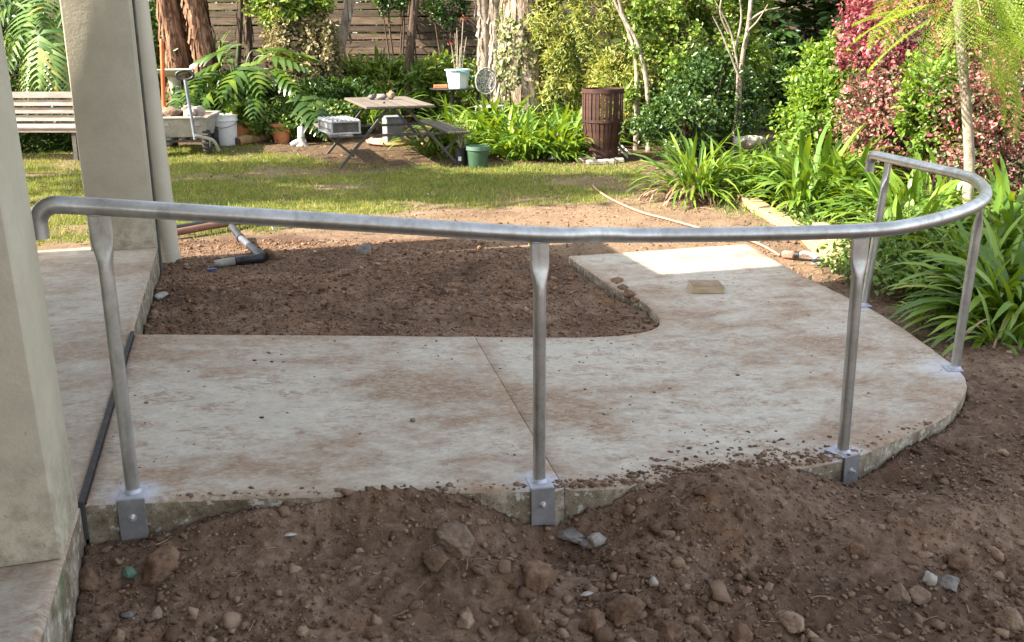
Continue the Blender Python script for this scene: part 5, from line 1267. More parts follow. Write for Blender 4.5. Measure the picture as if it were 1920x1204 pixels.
# ------------------------------------------------------------------ trunks
def trunk(name, label, pts, rad, mat, seed, flakes=0, ivy=None, nseg=70, n=36, amp=.18, crown=None, group=None, cat='tree'):
    pts = [np.asarray(p, float) for p in pts]; t = thing(name, label, cat, pts[0], 0, group)
    P = catmull(pts, max(6, nseg // (len(pts) - 1))); m = len(P); rr_ = np.interp(np.linspace(0, 1, m), np.linspace(0, 1, len(rad)), rad)
    r = np.random.default_rng(seed); ang = np.linspace(0, 6.2832, n, endpoint=False)
    hh = np.concatenate([[0], np.cumsum(np.linalg.norm(np.diff(P, axis=0), axis=1))])
    v = []
    for i in range(m):
        ridge = fbm(np.cos(ang) * 1.9 + seed, np.sin(ang) * 1.9 + hh[i] * .25, 4) * 1.6 + fbm(np.cos(ang) * 7 + seed, np.sin(ang) * 7 + hh[i] * 1.3, 4) * .55
        k = rr_[i] * (1 + amp * ridge); flare = 1 + .35 * math.exp(-hh[i] / .18)
        v.append(np.column_stack([P[i][0] + k * flare * np.cos(ang), P[i][1] + k * flare * np.sin(ang), np.full(n, P[i][2])]))
    j = np.arange(n); jn = (j + 1) % n
    Q = np.concatenate([np.stack([i * n + j, i * n + jn, (i + 1) * n + jn, (i + 1) * n + j], 1) for i in range(m - 1)])
    o = link('trunk', mesh_np('trunk', np.concatenate(v) - pts[0], Q, True), M[mat], t)
    if flakes:
        i = r.integers(0, m - 1, flakes); a = r.uniform(0, 6.283, flakes); rad_ = rr_[i] * r.uniform(1.0, 1.10, flakes)
        c = P[i] + np.column_stack([rad_ * np.cos(a), rad_ * np.sin(a), np.zeros(flakes)]); tn = np.column_stack([-np.sin(a), np.cos(a), np.zeros(flakes)]); ou = np.column_stack([np.cos(a), np.sin(a), np.zeros(flakes)])
        w = r.uniform(.012, .05, (flakes, 1)) * (rad[0] / .25) ** .5; h = r.uniform(.04, .22, (flakes, 1)); lift = r.uniform(.0, .05, (flakes, 1)); z = np.array([0, 0, 1.0])
        pp = np.stack([c - tn * w + z * h, c + tn * w + z * h * .8, c + tn * w * .7 - z * h + ou * lift, c - tn * w * .6 - z * h * .7 + ou * lift * 1.4], 1)
        f_ = link('loose_bark', mesh_np('loose_bark', pp.reshape(-1, 3) - pts[0], np.arange(flakes * 4).reshape(-1, 4)), M[mat], t); f_['kind'] = 'stuff'
    if ivy:
        ni, a0, a1, z0, z1, mt, L = ivy
        z = r.uniform(z0, z1, ni); a = a0 + (a1 - a0) * np.clip(r.normal(.5, .24, ni), 0, 1); k = np.array([np.argmin(abs(P[:, 2] - zz)) for zz in z])
        rad_ = rr_[k] * r.uniform(1.02, 1.25, ni) + .01; ou = np.column_stack([np.cos(a), np.sin(a), np.zeros(ni)])
        keep = fbm(a * 2 + seed, z * 1.6, 3) > -.10
        pos = np.column_stack([P[k][:, 0] + rad_ * np.cos(a), P[k][:, 1] + rad_ * np.sin(a), z])[keep]; ou = ou[keep]
        d = r.normal(size=pos.shape) * .6 + [0, 0, -.5]; d /= np.linalg.norm(d, axis=1)[:, None]; s_ = r.lognormal(0, .3, len(pos)) * L
        f_ = leaf_mesh('ivy', pos, d, ou + r.normal(size=pos.shape) * .4, s_, s_ * .85, M[mt], .1, t, pts[0]); f_['kind'] = 'stuff'
    if crown:
        c, r3, nl, L, W, mt = crown
        Pc, out, r2, cc = cloud(c, r3, nl, seed + 500, 70, .13)
        d = r2.normal(size=Pc.shape); d[:, 2] -= .4; d /= np.linalg.norm(d, axis=1)[:, None]; s_ = r2.lognormal(0, .25, len(Pc))
        f_ = leaf_mesh('crown', Pc, d, r2.normal(size=Pc.shape) + [0, 0, .6], L * s_, W * s_, M[mt], .15, t, pts[0]); f_['kind'] = 'stuff'
        mb = MB()
        for i in range(9):
            e = cc[r.integers(0, len(cc))]; mb.tube(catmull([P[-1], (P[-1] + e) / 2 + r.normal(0, .15, 3), e], 5), np.linspace(rad[-1] * .6, .012, 11), 6)
        mb.build('limb', M[mat], t, 60, True)
    return t
def base(px, y):
    q = aty(px, 300, y); q[2] = gz(q[0], q[1]) - .05; return q
B_ = base(985, 14.6)
trunk('paperbark_tree', 'thick pale paperbark trunk with ivy rising from the strap leaf bed', [B_, C(984, 120, 14.6), C(984, 0, 14.6), C(990, -250, 14.6), C(1000, -480, 14.7)], [.36, .33, .30, .26, .2], 'paperbark', 51, 900, (1500, 2.4, 5.4, B_[2], 2.4, 'ivy', .05), crown=(C(1010, -560, 15), (2.0, 1.6, 1.0), 1800, .10, .025, 'midgreen'))
trunk('paperbark_tree', 'slender second stem close behind the thick paperbark on its right', [base(1008, 14.9), C(1012, 100, 14.95), C(1016, -20, 14.95), C(1030, -300, 15)], [.20, .17, .15, .12], 'paperbark', 52, 300)
for k, (px0, px1, y, w, l) in enumerate([(318, 306, 15.6, .15, 'left stem of the red-brown paperbark group behind the cart'), (345, 338, 15.9, .12, 'dark middle stem of the red-brown paperbark group'), (368, 352, 15.5, .14, 'right stem of the red-brown paperbark group')]):
    trunk('paperbark_tree', l, [base(px0 + 22, y), C(px0 + 18, 120, y), C(px0, 20, y), C(px1, -120, y), C(px1 - 25, -420, y)], [w * 1.25, w * 1.05, w, w * .9, w * .7], 'redbark', 60 + k, 420, group='red-brown paperbark stems', crown=(C(px1 - 30, -560, y), (1.2, 1.1, .8), 700, .10, .025, 'midgreen'))
trunk('tree', 'pale straight trunk behind the blue bucket, left of the paperbark', [base(908, 16.3), C(908, 60, 16.3), C(905, -60, 16.3), C(903, -350, 16.4)], [.12, .105, .10, .08], 'palebark', 64, 160, crown=(C(900, -520, 16.4), (1.2, 1.1, .8), 600, .10, .03, 'midgreen'))
trunk('tree', 'thinner pale trunk between the blue bucket tree and the paperbark', [base(932, 16.1), C(930, 60, 16.1), C(926, -60, 16.1), C(922, -350, 16.1)], [.09, .08, .075, .06], 'palebark', 65, 140)
trunk('tree', 'pale trunk leaning right behind the left end of the picnic table', [base(622, 16.2), C(632, 120, 16.2), C(655, 10, 16.2), C(690, -200, 16.2), C(730, -420, 16.2)], [.10, .085, .075, .065, .05], 'palebark', 66, 120, crown=(C(740, -520, 16.2), (1.2, 1.1, .7), 500, .10, .03, 'midgreen'))
trunk('tree', 'dark trunk leaning in front of the fence above the picnic table', [base(762, 16.0), C(768, 110, 16.0), C(777, 20, 16.0), C(790, -100, 16.0), C(815, -420, 16.1)], [.085, .065, .06, .055, .04], 'darkbark', 67, 60, crown=(C(820, -540, 16.1), (1.1, 1.1, .7), 500, .10, .03, 'darkgreen'))
trunk('tree', 'thin dark pole of a trunk between the split leaves and the fence', [base(470, 16.6), C(468, 90, 16.6), C(462, 0, 16.6), C(455, -300, 16.6)], [.06, .05, .05, .04], 'darkbark', 68, 40)
trunk('tree', 'twin thin dark trunk right beside the other thin dark one', [base(445, 16.4), C(448, 90, 16.4), C(452, 0, 16.4), C(460, -300, 16.4)], [.05, .045, .04, .03], 'darkbark', 69, 40)
trunk('young_tree', 'left of two slender pale stems behind the fire barrel', [base(1192, 13.2), C(1194, 150, 13.2), C(1188, 90, 13.2), C(1170, 40, 13.2), C(1120, -60, 13.3)], [.035, .03, .026, .022, .015], 'palebark', 70, 0)
trunk('young_tree', 'right of two slender pale stems behind the fire barrel', [base(1216, 13.1), C(1214, 170, 13.1), C(1202, 105, 13.1), C(1190, 70, 13.1), C(1165, 20, 13.1), C(1150, -60, 13.1)], [.035, .032, .028, .024, .02, .014], 'palebark', 71, 0)
trunk('young_tree', 'thin pale stem bare and forking in front of dark shrubs', [base(1384, 12.6), C(1386, 190, 12.6), C(1392, 110, 12.6), C(1404, 40, 12.6), C(1412, -60, 12.6)], [.03, .028, .026, .024, .018], 'palebark', 72, 0)
t = bpy.data.objects.new('x', None)
mb = MB(); rb_ = np.random.default_rng(73)
tw = thing('bare_branches', 'pale leafless branches spreading in front of the green shrub', 'branch', base(1370, 12.5))
for (p0_, p1_, p2_) in [((1384, 130), (1370, 60), (1340, 0)), ((1378, 95), (1390, 30), (1380, -40)), ((1365, 60), (1350, 20), (1362, -40)), ((1404, 40), (1430, 22), (1462, 14)), ((1400, 60), (1420, 40), (1440, 8)), ((1388, 150), (1356, 70), (1336, 30))]:
    mb.tube(catmull([C(*p0_, 12.5), C(*p1_, 12.45), C(*p2_, 12.4)], 6), np.linspace(.016, .005, 13), 6)
mb.tube(catmull([base(1372, 12.5), C(1380, 200, 12.5), C(1384, 130, 12.5)], 6), .016, 6)
mb.build('branch', M['palebark'], tw, 60, True)
bpy.data.objects.remove(t)
# white feather-leaved tree at the right
wt = base(1822, 7.9)
tt = trunk('feather_leaf_tree', 'slim white trunk with yellow-green feathery leaves at the right', [wt, C(1817, 330, 7.9), C(1812, 200, 7.85), C(1800, 60, 7.8), C(1793, -60, 7.8), C(1788, -260, 7.8)], [.046, .040, .037, .034, .031, .026], 'palebark', 74, 0, amp=.06)
def frond_mesh(seed, Lf=.55):
    r = np.random.default_rng(seed); mb = MB(); q = []; np_ = 15
    for i in range(np_):
        s = (i + 1.2) / (np_ + 1); x = s * Lf; z = -.22 * Lf * s * s; w = Lf * .30 * math.sin(math.pi * min(1, .16 + s * .86)) ** .8
        for sd in (-1, 1):
            for k in range(9):
                u = (k + .5) / 9; px_ = x + u * w * .55; py_ = sd * u * w; l = .022 * (1 - .5 * u)
                for s2 in (-1, 1):
                    q.append([(px_, py_, z - .03 * u), (px_ + .010 + s2 * .006, py_ + sd * .004 + s2 * l * .3, z - .03 * u + .002), (px_ + .002 + s2 * l * .9, py_ + s2 * -.4 * l * sd, z - .03 * u - .004)])
    q = np.array(q); me = mesh_np('frond', q.reshape(-1, 3), np.arange(len(q) * 3).reshape(-1, 3))
    me.materials.append(M['feather']); return me
FR = [frond_mesh(k) for k in range(4)]
rf = np.random.default_rng(75); nodes = [(1800, 60), (1793, -40), (1790, -140)]
fpos = []
for (px, py, dep, az, tilt) in [(1770, 20, 7.7, 3.3, .1), (1740, 40, 7.6, 3.0, .5), (1760, -20, 7.5, 3.6, .6), (1830, 60, 7.5, -.5, .5), (1860, 40, 7.6, -.2, .4), (1880, 20, 7.4, -.6, .5), (1900, 60, 7.5, -.1, .6), (1850, 110, 7.6, -.9, .8), (1880, 120, 7.7, -.4, .7), (1820, 0, 7.4, -1.6, .6), (1860, -20, 7.6, .2, .5), (1910, 0, 7.4, .1, .5), (1800, -30, 7.4, -2.2, .6), (1780, 60, 7.55, -2.6, .8), (1890, 80, 7.9, .3, .7), (1840, 20, 8.0, .6, .4), (1920, 110, 7.6, -.3, .8), (1870, 0, 7.3, -1.1, .6)]:
    for k in range(3):
        P = C(px + rf.normal(0, 16), py - 25 + rf.normal(0, 18), dep + rf.normal(0, .12)) - np.array(tt.location); s_ = rf.uniform(.7, 1.15)
        o = bpy.data.objects.new('frond', FR[rf.integers(0, 4)]); COL.objects.link(o); o.parent = tt; o.location = [float(v) for v in P]; o.rotation_euler = (rf.normal(0, .3), tilt + rf.normal(0, .25), az + rf.normal(0, .5)); o.scale = (s_,) * 3
mb = MB()
for e in [(1740, 10), (1770, -10), (1860, 20), (1900, 40), (1880, -10), (1840, 50), (1915, 90)]:
    mb.tube(catmull([C(1794, -50, 7.8), (C(1794, -50, 7.8) + C(e[0], e[1] - 30, 7.6)) / 2 + [0, 0, .12], C(e[0], e[1] - 20, 7.6)], 5), np.linspace(.016, .005, 11), 6)
mb.build('branch', M['palebark'], tt, 60, True)

# ------------------------------------------------------------------ shrubs
shrub('shrub', 'yellow-green fine-leaved bushy shrub behind the fire barrel', 'shrub', C(1112, 60, 14.3), (.78, .6, 1.35), 21000, .075, .017, 'yellowgreen', 101, clumps=150, sig=.085, jit=1.0, stems=9, stem_mat='palebark')
shrub('shrub', 'yellowish twiggy shrub low behind the strap leaves right of paperbark', 'shrub', C(1180, 175, 13.7), (.45, .4, .62), 7000, .07, .02, 'yellowgreen', 102, clumps=60, jit=1.0, stem_mat='palebark')
shrub('shrub', 'tall mid green small-leaved shrub at centre right behind the clumps', 'shrub', C(1300, 70, 13.6), (.92, .75, 1.3), 23000, .058, .032, 'midgreen', 103, clumps=150, sig=.085)
shrub('shrub', 'dark green small-leaved shrub low between barrel and garden path', 'shrub', C(1325, 190, 12.9), (.62, .5, .55), 11000, .045, .027, 'darkgreen', 104, clumps=70)
shrub('shrub', 'low dark shrub directly behind the brown-skirted strap leaf clump', 'shrub', C(1265, 225, 12.2), (.45, .4, .33), 5000, .045, .026, 'darkgreen', 105, clumps=45)
shrub('tree', 'dark glossy tree with whorled leaves behind the garden path', 'tree', C(1500, 40, 16.2), (1.25, 1.0, 1.5), 9000, .17, .048, 'darkgreen', 106, clumps=120, sig=.12, whorl=7, stems=8)
shrub('shrub', 'dark undergrowth shrub under the glossy whorled tree', 'shrub', C(1470, 190, 15.2), (.9, .6, .6), 7000, .10, .04, 'darkgreen', 107, clumps=60)
shrub('shrub', 'bright rounded pale green bush left of the burgundy shrub', 'shrub', C(1578, 165, 11.6), (.48, .5, .58), 12000, .052, .030, 'hedgegreen', 108, clumps=110, sig=.10)
shrub('shrub', 'pale green lower part bush spreading beside the garden path', 'shrub', C(1540, 225, 11.3), (.42, .4, .42), 6000, .05, .03, 'hedgegreen', 109, clumps=50)
shrub('burgundy_shrub', 'tall burgundy shrub with crimson flowers behind the rail end', 'shrub', C(1715, 70, 10.6), (.78, .7, .95), 17000, .048, .026, 'red', 110, clumps=150, sig=.08, jit=.9, stems=12)
shrub('burgundy_shrub', 'lower burgundy shrub mixed with green below the tall one', 'shrub', C(1690, 225, 10.0), (.55, .5, .5), 11000, .037, .022, 'bronze', 111, clumps=70)
shrub('burgundy_shrub', 'bronze and crimson shrub at the right edge behind the white trunk', 'shrub', C(1890, 250, 9.0), (.62, .5, .72), 17000, .037, .022, 'bronze', 112, clumps=90)
shrub('shrub', 'light green shrub between the burgundy shrubs left of the white trunk', 'shrub', C(1752, 205, 9.3), (.26, .26, .46), 5500, .052, .030, 'hedgegreen', 113, clumps=45)
shrub('shrub', 'yellow-green shrub filling the upper right corner behind feathery leaves', 'shrub', C(1900, 60, 10.8), (.7, .6, .8), 9000, .06, .032, 'hedgegreen', 114, clumps=70)
shrub('shrub', 'dark shrub at far left behind the bench and the split leaf plant', 'shrub', C(40, 120, 15.8), (1.7, .8, 1.2), 11000, .10, .045, 'darkgreen', 115, clumps=90)
shrub('shrub', 'dark shrub behind the red-brown paperbark stems', 'shrub', C(300, 100, 16.8), (.8, .5, 1.0), 4500, .09, .04, 'darkgreen', 116, clumps=80)
shrub('creeper_stump', 'stump smothered in straw-coloured creeper right of the dark split leaves', 'creeper', C(552, 70, 15.6), (.42, .4, 1.05), 12000, .055, .035, 'straw', 117, clumps=90, sig=.12, jit=1.0, droop=.3)
shrub('creeper_stump', 'second creeper-covered stump closer to the leaning pale trunk', 'creeper', C(598, 110, 15.4), (.26, .3, .75), 6000, .05, .032, 'straw', 118, clumps=60, jit=1.0, droop=.3)
shrub('creeper', 'green climber over the top of the creeper stump', 'creeper', C(545, 0, 15.5), (.55, .4, .4), 5000, .07, .04, 'midgreen', 119, clumps=50)
shrub('climber', 'dark climber hanging on the fence above the picnic table', 'creeper', C(735, -20, 17.8), (.4, .2, .4), 1100, .06, .035, 'darkgreen', 120, clumps=45)
shrub('climber', 'dark climber hanging on the fence above the blue bucket', 'creeper', C(835, 5, 17.7), (.35, .2, .45), 1300, .06, .035, 'darkgreen', 121, clumps=40)
shrub('undergrowth', 'dark leafy undergrowth between the split leaves and the leaning trunk', 'undergrowth', C(600, 200, 14.9), (.8, .5, .38), 4500, .09, .035, 'darkgreen', 122, clumps=55, stems=0)
shrub('undergrowth', 'sunlit leafy undergrowth along the fence behind the picnic table', 'undergrowth', C(720, 165, 16.2), (1.0, .4, .42), 4200, .13, .035, 'midgreen', 123, clumps=60, stems=0, jit=.9)
shrub('undergrowth', 'leafy undergrowth along the fence behind the round table', 'undergrowth', C(850, 165, 16.4), (.8, .4, .42), 3600, .10, .04, 'midgreen', 124, clumps=60, stems=0)
shrub('undergrowth', 'dark undergrowth behind the paperbark at its right side', 'undergrowth', C(1075, 150, 16.4), (.5, .5, .8), 5000, .09, .04, 'darkgreen', 125, clumps=50, stems=0)
shrub('ground_cover', 'small-leaved ground cover with pale blossom behind the log', 'ground cover', C(540, 222, 14.2), (.85, .4, .24), 9000, .045, .03, 'weed', 126, clumps=70, stems=0)
shrub('ground_cover', 'dark low plants between the bird bath and the split leaves', 'ground cover', C(420, 200, 14.7), (.7, .4, .4), 6000, .08, .04, 'darkgreen', 127, clumps=55, stems=0)
shrub('ground_cover', 'low dark tufts growing under the garden bench', 'ground cover', C(80, 262, 13.4), (.9, .25, .25), 5000, .14, .018, 'darkgreen', 128, clumps=50, stems=0)
shrub('ground_cover', 'lush small-leaved ground cover beside the path below the far rail post', 'ground cover', C(1715, 505, 6.9), (.55, .5, .22), 8000, .042, .022, 'weed', 129, clumps=90, sig=.14, stems=0, up=.9)
shrub('ground_cover', 'sunlit pale ground cover between the sleeper and strap leaves', 'ground cover', C(1590, 425, 8.8), (.8, .6, .16), 9000, .045, .026, 'weed', 130, clumps=100, sig=.14, stems=0, up=.9)
shrub('ground_cover', 'dark ground cover growing beneath the white trunk', 'ground cover', C(1800, 440, 7.5), (.8, .6, .2), 7000, .045, .024, 'weed', 131, clumps=80, stems=0, up=.9)
shrub('nasturtium', 'round-leaved yellow-green plant spilling out of the square terracotta pot', 'plant', pot_q + [.02, -.02, pot_h + .07], (.24, .2, .15), 260, .085, .085, 'nasturtium', 132, clumps=26, stems=0, up=1.0, droop=.05)
Pl, out, r_, _ = cloud(kp + [0, 0, .25], (.14, .12, .16), 90, 133, 14)
dl_ = r_.normal(size=Pl.shape); dl_ /= np.linalg.norm(dl_, axis=1)[:, None]
leaf_mesh('leaves', Pl, dl_, r_.normal(size=Pl.shape) + [0, 0, .5], np.full(len(Pl), .06), np.full(len(Pl), .022), M['midgreen'], .1, sapling, kp)['kind'] = 'stuff'
# hedge added beyond the fence so bright sky doesn't show through its gaps
for k, (x, l) in enumerate([(-8.5, 'dark hedge plant added beyond the fence at the far left'), (-5.6, 'dark hedge plant added beyond the fence behind the red-brown stems'), (-2.9, 'dark hedge plant added beyond the fence behind the table'), (-.3, 'dark hedge plant added beyond the fence behind the paperbark'), (2.6, 'dark hedge plant added beyond the fence at centre right')]):
    shrub('hedge', l, 'hedge', (x, 19.6, 1.3), (1.7, .5, 1.5), 5200, .15, .08, 'darkgreen', 160 + k, clumps=80, sig=.17, stems=3, group='hedge plants added beyond the fence')
# tall trees beyond the fence
for k, (x, y, h, rx, mt, l) in enumerate([(-9.5, 21, 3.6, 2.4, 'darkgreen', 'leftmost dark tree crown beyond the fence'), (-4.8, 22, 4.2, 2.6, 'midgreen', 'tree crown beyond the fence behind the red-brown stems'), (-.6, 21.5, 3.9, 2.3, 'darkgreen', 'dark tree crown beyond the fence behind the paperbark'), (3.5, 21, 4.0, 2.5, 'midgreen', 'tree crown beyond the fence at the centre right'), (8.2, 19, 4.0, 2.8, 'darkgreen', 'dark tree crown beyond the burgundy shrub'), (12.5, 16, 3.6, 2.6, 'darkgreen', 'rightmost dark tree crown beyond the garden')]):
    b0 = np.array([x, y, gz(x, y) - .05])
    trunk('background_tree', l, [b0, b0 + [.1, 0, 1.5], b0 + [0, .1, h]], [.16, .13, .09], 'darkbark', 200 + k, 0, crown=((x, y, h - .6), (rx, 1.6, 2.3), 9000, .17, .075, mt), group='trees beyond the fence')
# trees left of the lawn, outside the view, that shade the middle of the lawn
for k, (x, y, h, r3, n_) in enumerate([(-7.1, 8.75, 4.7, (2.5, .95, 1.1), 5500), (-9.6, 9.6, 5.2, (1.4, .8, 1.2), 1500)]):
    b0 = np.array([x, y, -.25]); l = ['spreading tree left of the lawn shading its middle', 'open tree further left of the lawn'][k]
    trunk('shade_tree', l, [b0, b0 + [.1, 0, 1.5], b0 + [0, .1, h - 1]], [.16, .13, .09], 'darkbark', 220 + k, 0, crown=((x, y, h), r3, n_, .16, .07, 'midgreen'), group='trees left of the lawn')

# ------------------------------------------------------------------ strap-leaved clumps
def strap(seed, L=.6, W=.032, e0=1.25, e1=-.6, seg=7):
    r = np.random.default_rng(seed); v = []; p = np.zeros(3); th = e0; sw = r.normal(0, .10)
    for i in range(seg + 1):
        s = i / seg; w = W / 2 * (1 - .35 * (1 - s) ** 3) * (1 - max(0, (s - .72) / .28) ** 1.7); w = max(w, .001); th = e0 + (e1 - e0) * s ** 1.3
        v += [p + [0, -w, .30 * w], p + [0, 0, 0], p + [0, w, .30 * w]]
        p = p + np.array([math.cos(th), sw * s, math.sin(th)]) * L / seg
    Q = []
    for i in range(seg):
        a = i * 3; Q += [[a, a + 3, a + 4, a + 1], [a + 1, a + 4, a + 5, a + 2]]
    return mesh_np('leaf', np.array(v), np.array(Q), True)
def strapset(mat, seed, L, W):
    out = []
    for k, (e0, e1) in enumerate([(1.4, .6), (1.3, -.1), (1.2, -.5), (1.05, -.8), (.95, -.95), (.8, -.8), (.6, -.7), (1.25, -.95), (.45, -.6), (1.1, -.4)]):
        m = strap(seed + k, L, W, e0, e1); m.materials.append(M[mat]); out.append(m)
    return out
SA = strapset('agap', 300, .62, .040); SB = strapset('agap', 320, .62, .026); SD = strapset('agap_dead', 340, .45, .022)
rc = np.random.default_rng(77)
def clump(label, px, py, y, n, size, mset, spread=.12, low=0.0, dead=5, group='strap-leaved clumps', name='strap_leaf_plant', pos=None, hang=0, stretch=1.0, raise_=0):
    q = np.array(pos) if pos is not None else aty(px, py, y); q[2] = gz(q[0], q[1]) + raise_
    t = thing(name, label, 'plant', q, 0, group)
    n = int(n * 1.75)
    for k in range(n):
        i = rc.integers(0, 10); o = bpy.data.objects.new('leaf', mset[i]); COL.objects.link(o); o.parent = t
        az = rc.uniform(0, 6.283); rr0 = spread * math.sqrt(rc.random())
        o.location = (rr0 * math.cos(az) * stretch, rr0 * math.sin(az), rc.uniform(-.02, .03)); s_ = size * rc.uniform(.65, 1.15)
        o.rotation_euler = (rc.normal(0, .18), rc.normal(0, .15) + low * rc.random(), az + rc.normal(0, .7)); o.scale = (s_, s_ * rc.uniform(.85, 1.15), s_)
    for k in range(dead):
        o = bpy.data.objects.new('dead_leaf', SD[rc.integers(3, 9)]); COL.objects.link(o); o.parent = t; az = rc.uniform(0, 6.283)
        rr0 = spread * rc.uniform(.3, 1.5); o.location = (rr0 * math.cos(az), rr0 * math.sin(az), rc.uniform(.02, .14)); s_ = size * rc.uniform(.5, .9); o.rotation_euler = (rc.normal(0, .3), rc.uniform(.5, 1.1), az + rc.normal(0, .5)); o.scale = (s_,) * 3
    return t
# right-hand garden
clump('fine-leaved clump with a skirt of dead brown leaves near the bare dirt', 1305, 372, 9.9, 120, 1.18, SB, .22, 0, 130)
clump('small clump growing at the right foot of the brown-skirted one', 1400, 385, 9.7, 46, .80, SB, .10)
clump('smaller clump joined to the right back of the brown-skirted one', 1385, 350, 10.3, 50, 1.0, SB, .14)
clump('broad-leaved sunlit clump left of the far rail end', 1530, 350, 9.6, 110, 1.30, SA, .22)
clump('sunlit clump in front of the broad-leaved one, by the sleeper', 1500, 395, 9.2, 46, .95, SA, .14)
clump('sunlit clump beneath the far rail end', 1600, 355, 9.3, 60, 1.05, SA, .16)
clump('sunlit clump inside the curve of the rail left of the white trunk', 1700, 405, 8.3, 80, 1.05, SA, .20)
clump('clump behind the far straight part of the rail', 1760, 380, 8.6, 60, 1.05, SA, .18)
clump('shaded clump right of the rail bend', 1885, 455, 7.2, 80, 1.12, SA, .2)
clump('big shaded clump at the right edge hanging over the soil', 1925, 600, 5.75, 120, 1.15, SA, .22, .2)
clump('shaded clump behind the right-most rail post', 1850, 520, 6.5, 70, .95, SA, .18)
clump('shaded low clump between ground cover and right-most rail post', 1790, 560, 6.2, 40, .68, SA, .14)
clump('small strap-leaved seedling by the soil hole right of the path', 1722, 592, 6.0, 9, .38, SA, .03)
clump('upright leafy tuft on the garden path beside the pale rocks', 1440, 265, 11.6, 22, .62, SA, .08)
clump('yellowing tuft on the garden path in front of the pale rocks', 1400, 290, 11.2, 20, .45, SB, .10)
clump('arching clump between the right-most post and the far rail post', 1705, 470, 7.3, 60, .95, SA, .18)
clump('large arching clump right of the right-most rail post', 1880, 540, 6.1, 80, 1.05, SA, .22)
clump('clump under the far rail end beside the sleeper', 1650, 420, 8.5, 60, .95, SA, .18)
clump('tall clump behind the rail bend at right edge', 1900, 400, 7.9, 70, 1.15, SA, .2)
clump('wide arching clump left of the broad-leaved one', 1455, 345, 10.2, 60, 1.05, SA, .18)
# bed round the paperbark
front = [(700, 'x')]
bed_rows = [('tall sunlit clump hiding the legs of the lace chair', -.34, 13.95, 50, 1.25), ('front row clump touching the green pot', -.08, 12.75, 46, 1.0), ('front row clump second right of the green pot', .12, 12.55, 50, .98), ('front row clump straight below the paperbark', .38, 12.65, 56, 1.02), ('front row clump right of the paperbark', .62, 12.6, 54, 1.0), ('front row clump left of the fire barrel', .84, 12.75, 46, .95),
            ('middle row clump behind the green pot', -.35, 13.2, 50, 1.05), ('middle row clump left of the paperbark', .02, 13.25, 52, 1.05), ('middle row clump at the foot of the paperbark', .33, 13.4, 40, .95), ('middle row clump right of the paperbark', .70, 13.3, 52, 1.05), ('middle row clump behind the fire barrel', 1.08, 13.4, 50, 1.0),
            ('sunlit back row clump behind the picnic bench', -.78, 13.7, 52, 1.05), ('sunlit back row clump below the blue bucket', -.42, 14.0, 56, 1.1), ('sunlit back row clump below the lace chair', -.10, 13.9, 56, 1.1), ('sunlit back row clump right of the paperbark', .78, 14.2, 50, 1.15), ('sunlit back row clump left behind the fire barrel', 1.10, 14.1, 50, 1.1), ('sunlit back row clump between bucket and paperbark', -.25, 14.5, 50, 1.1),
            ('sunlit clump growing through the picnic table legs', -1.02, 12.9, 56, .85), ('sunlit clump under the right picnic bench', -.72, 12.75, 40, .75), ('low clump behind the black nursery pot', -.55, 13.0, 40, .85)]
for l, x, y, n, s_ in bed_rows: clump(l, 0, 0, 0, n, s_, SA, .17, pos=(x, y, 0), group='strap-leaved clumps round the paperbark')
clump('spiky tuft behind the far end of the picnic table', 685, 180, 14.6, 46, .95, SB, .08, raise_=.12)
clump('sunlit spiky clump along the fence above the table stones', 735, 160, 15.6, 50, 1.0, SB, .14, raise_=.15)
clump('spiky dark clump between the split leaf plant and fence', 405, 130, 16.2, 40, 1.1, SB, .08, raise_=.8)
# low strap leaves at soil level by the right edge
clump('yellow-tipped strap leaves trailing on the soil at right', 1868, 640, 5.35, 12, .75, SA, .05, .7)

# ------------------------------------------------------------------ split-leaved philodendrons
def split_leaf(seed, L=.7, n=8, gapf=.0, wk=(1.5, 1.35, 1.02, .66, .12)):
    r = np.random.default_rng(seed); v = []; T = []; Q = []
    zm = lambda s: -.30 * L * s * s
    for i in range(9):
        s = i / 8; v += [(s * L, -.010 * (1 - s), zm(s) + .004), (s * L, .010 * (1 - s), zm(s) + .004)]
    for i in range(8): a = i * 2; Q.append([a, a + 2, a + 3, a + 1])
    for i in range(n):
        s = .02 + .92 * i / (n - 1); w = L * .50 * (math.sin(math.pi * min(1, .28 + .74 * s))) ** .7 * r.uniform(.88, 1.08); hw = L / n * .5 * (1 - gapf * .5)
        for sd in (-1, 1):
            b = len(v); ang = 1.15 - .75 * s; dx, dy = math.cos(ang), math.sin(ang)
            for k in range(5):
                u = k / 4; cx_ = s * L + dx * u * w * (1 if s > .1 else -.4); cy_ = sd * dy * u * w; wid = hw * wk[k]
                z = zm(s) - .30 * w * u * u + .012 * math.sin(u * 3)
                v += [(cx_ - wid * .95, cy_ + sd * wid * .2, z), (cx_ + wid * .95, cy_ - sd * wid * .2, z + .006)]
            for k in range(4):
                a = b + k * 2; Q.append([a, a + 1, a + 3, a + 2] if sd > 0 else [a, a + 2, a + 3, a + 1])
    return mesh_np('leaf', np.array(v), np.array(Q), True)
SP = {}
for mt in ('philo', 'monstera'):
    SP[mt] = []
    for k in range(4):
        m = split_leaf(400 + k) if mt == 'philo' else split_leaf(440 + k, .7, 11, 0, (1.25, .95, .72, .48, .08)); m.materials.append(M[mt]); SP[mt].append(m)
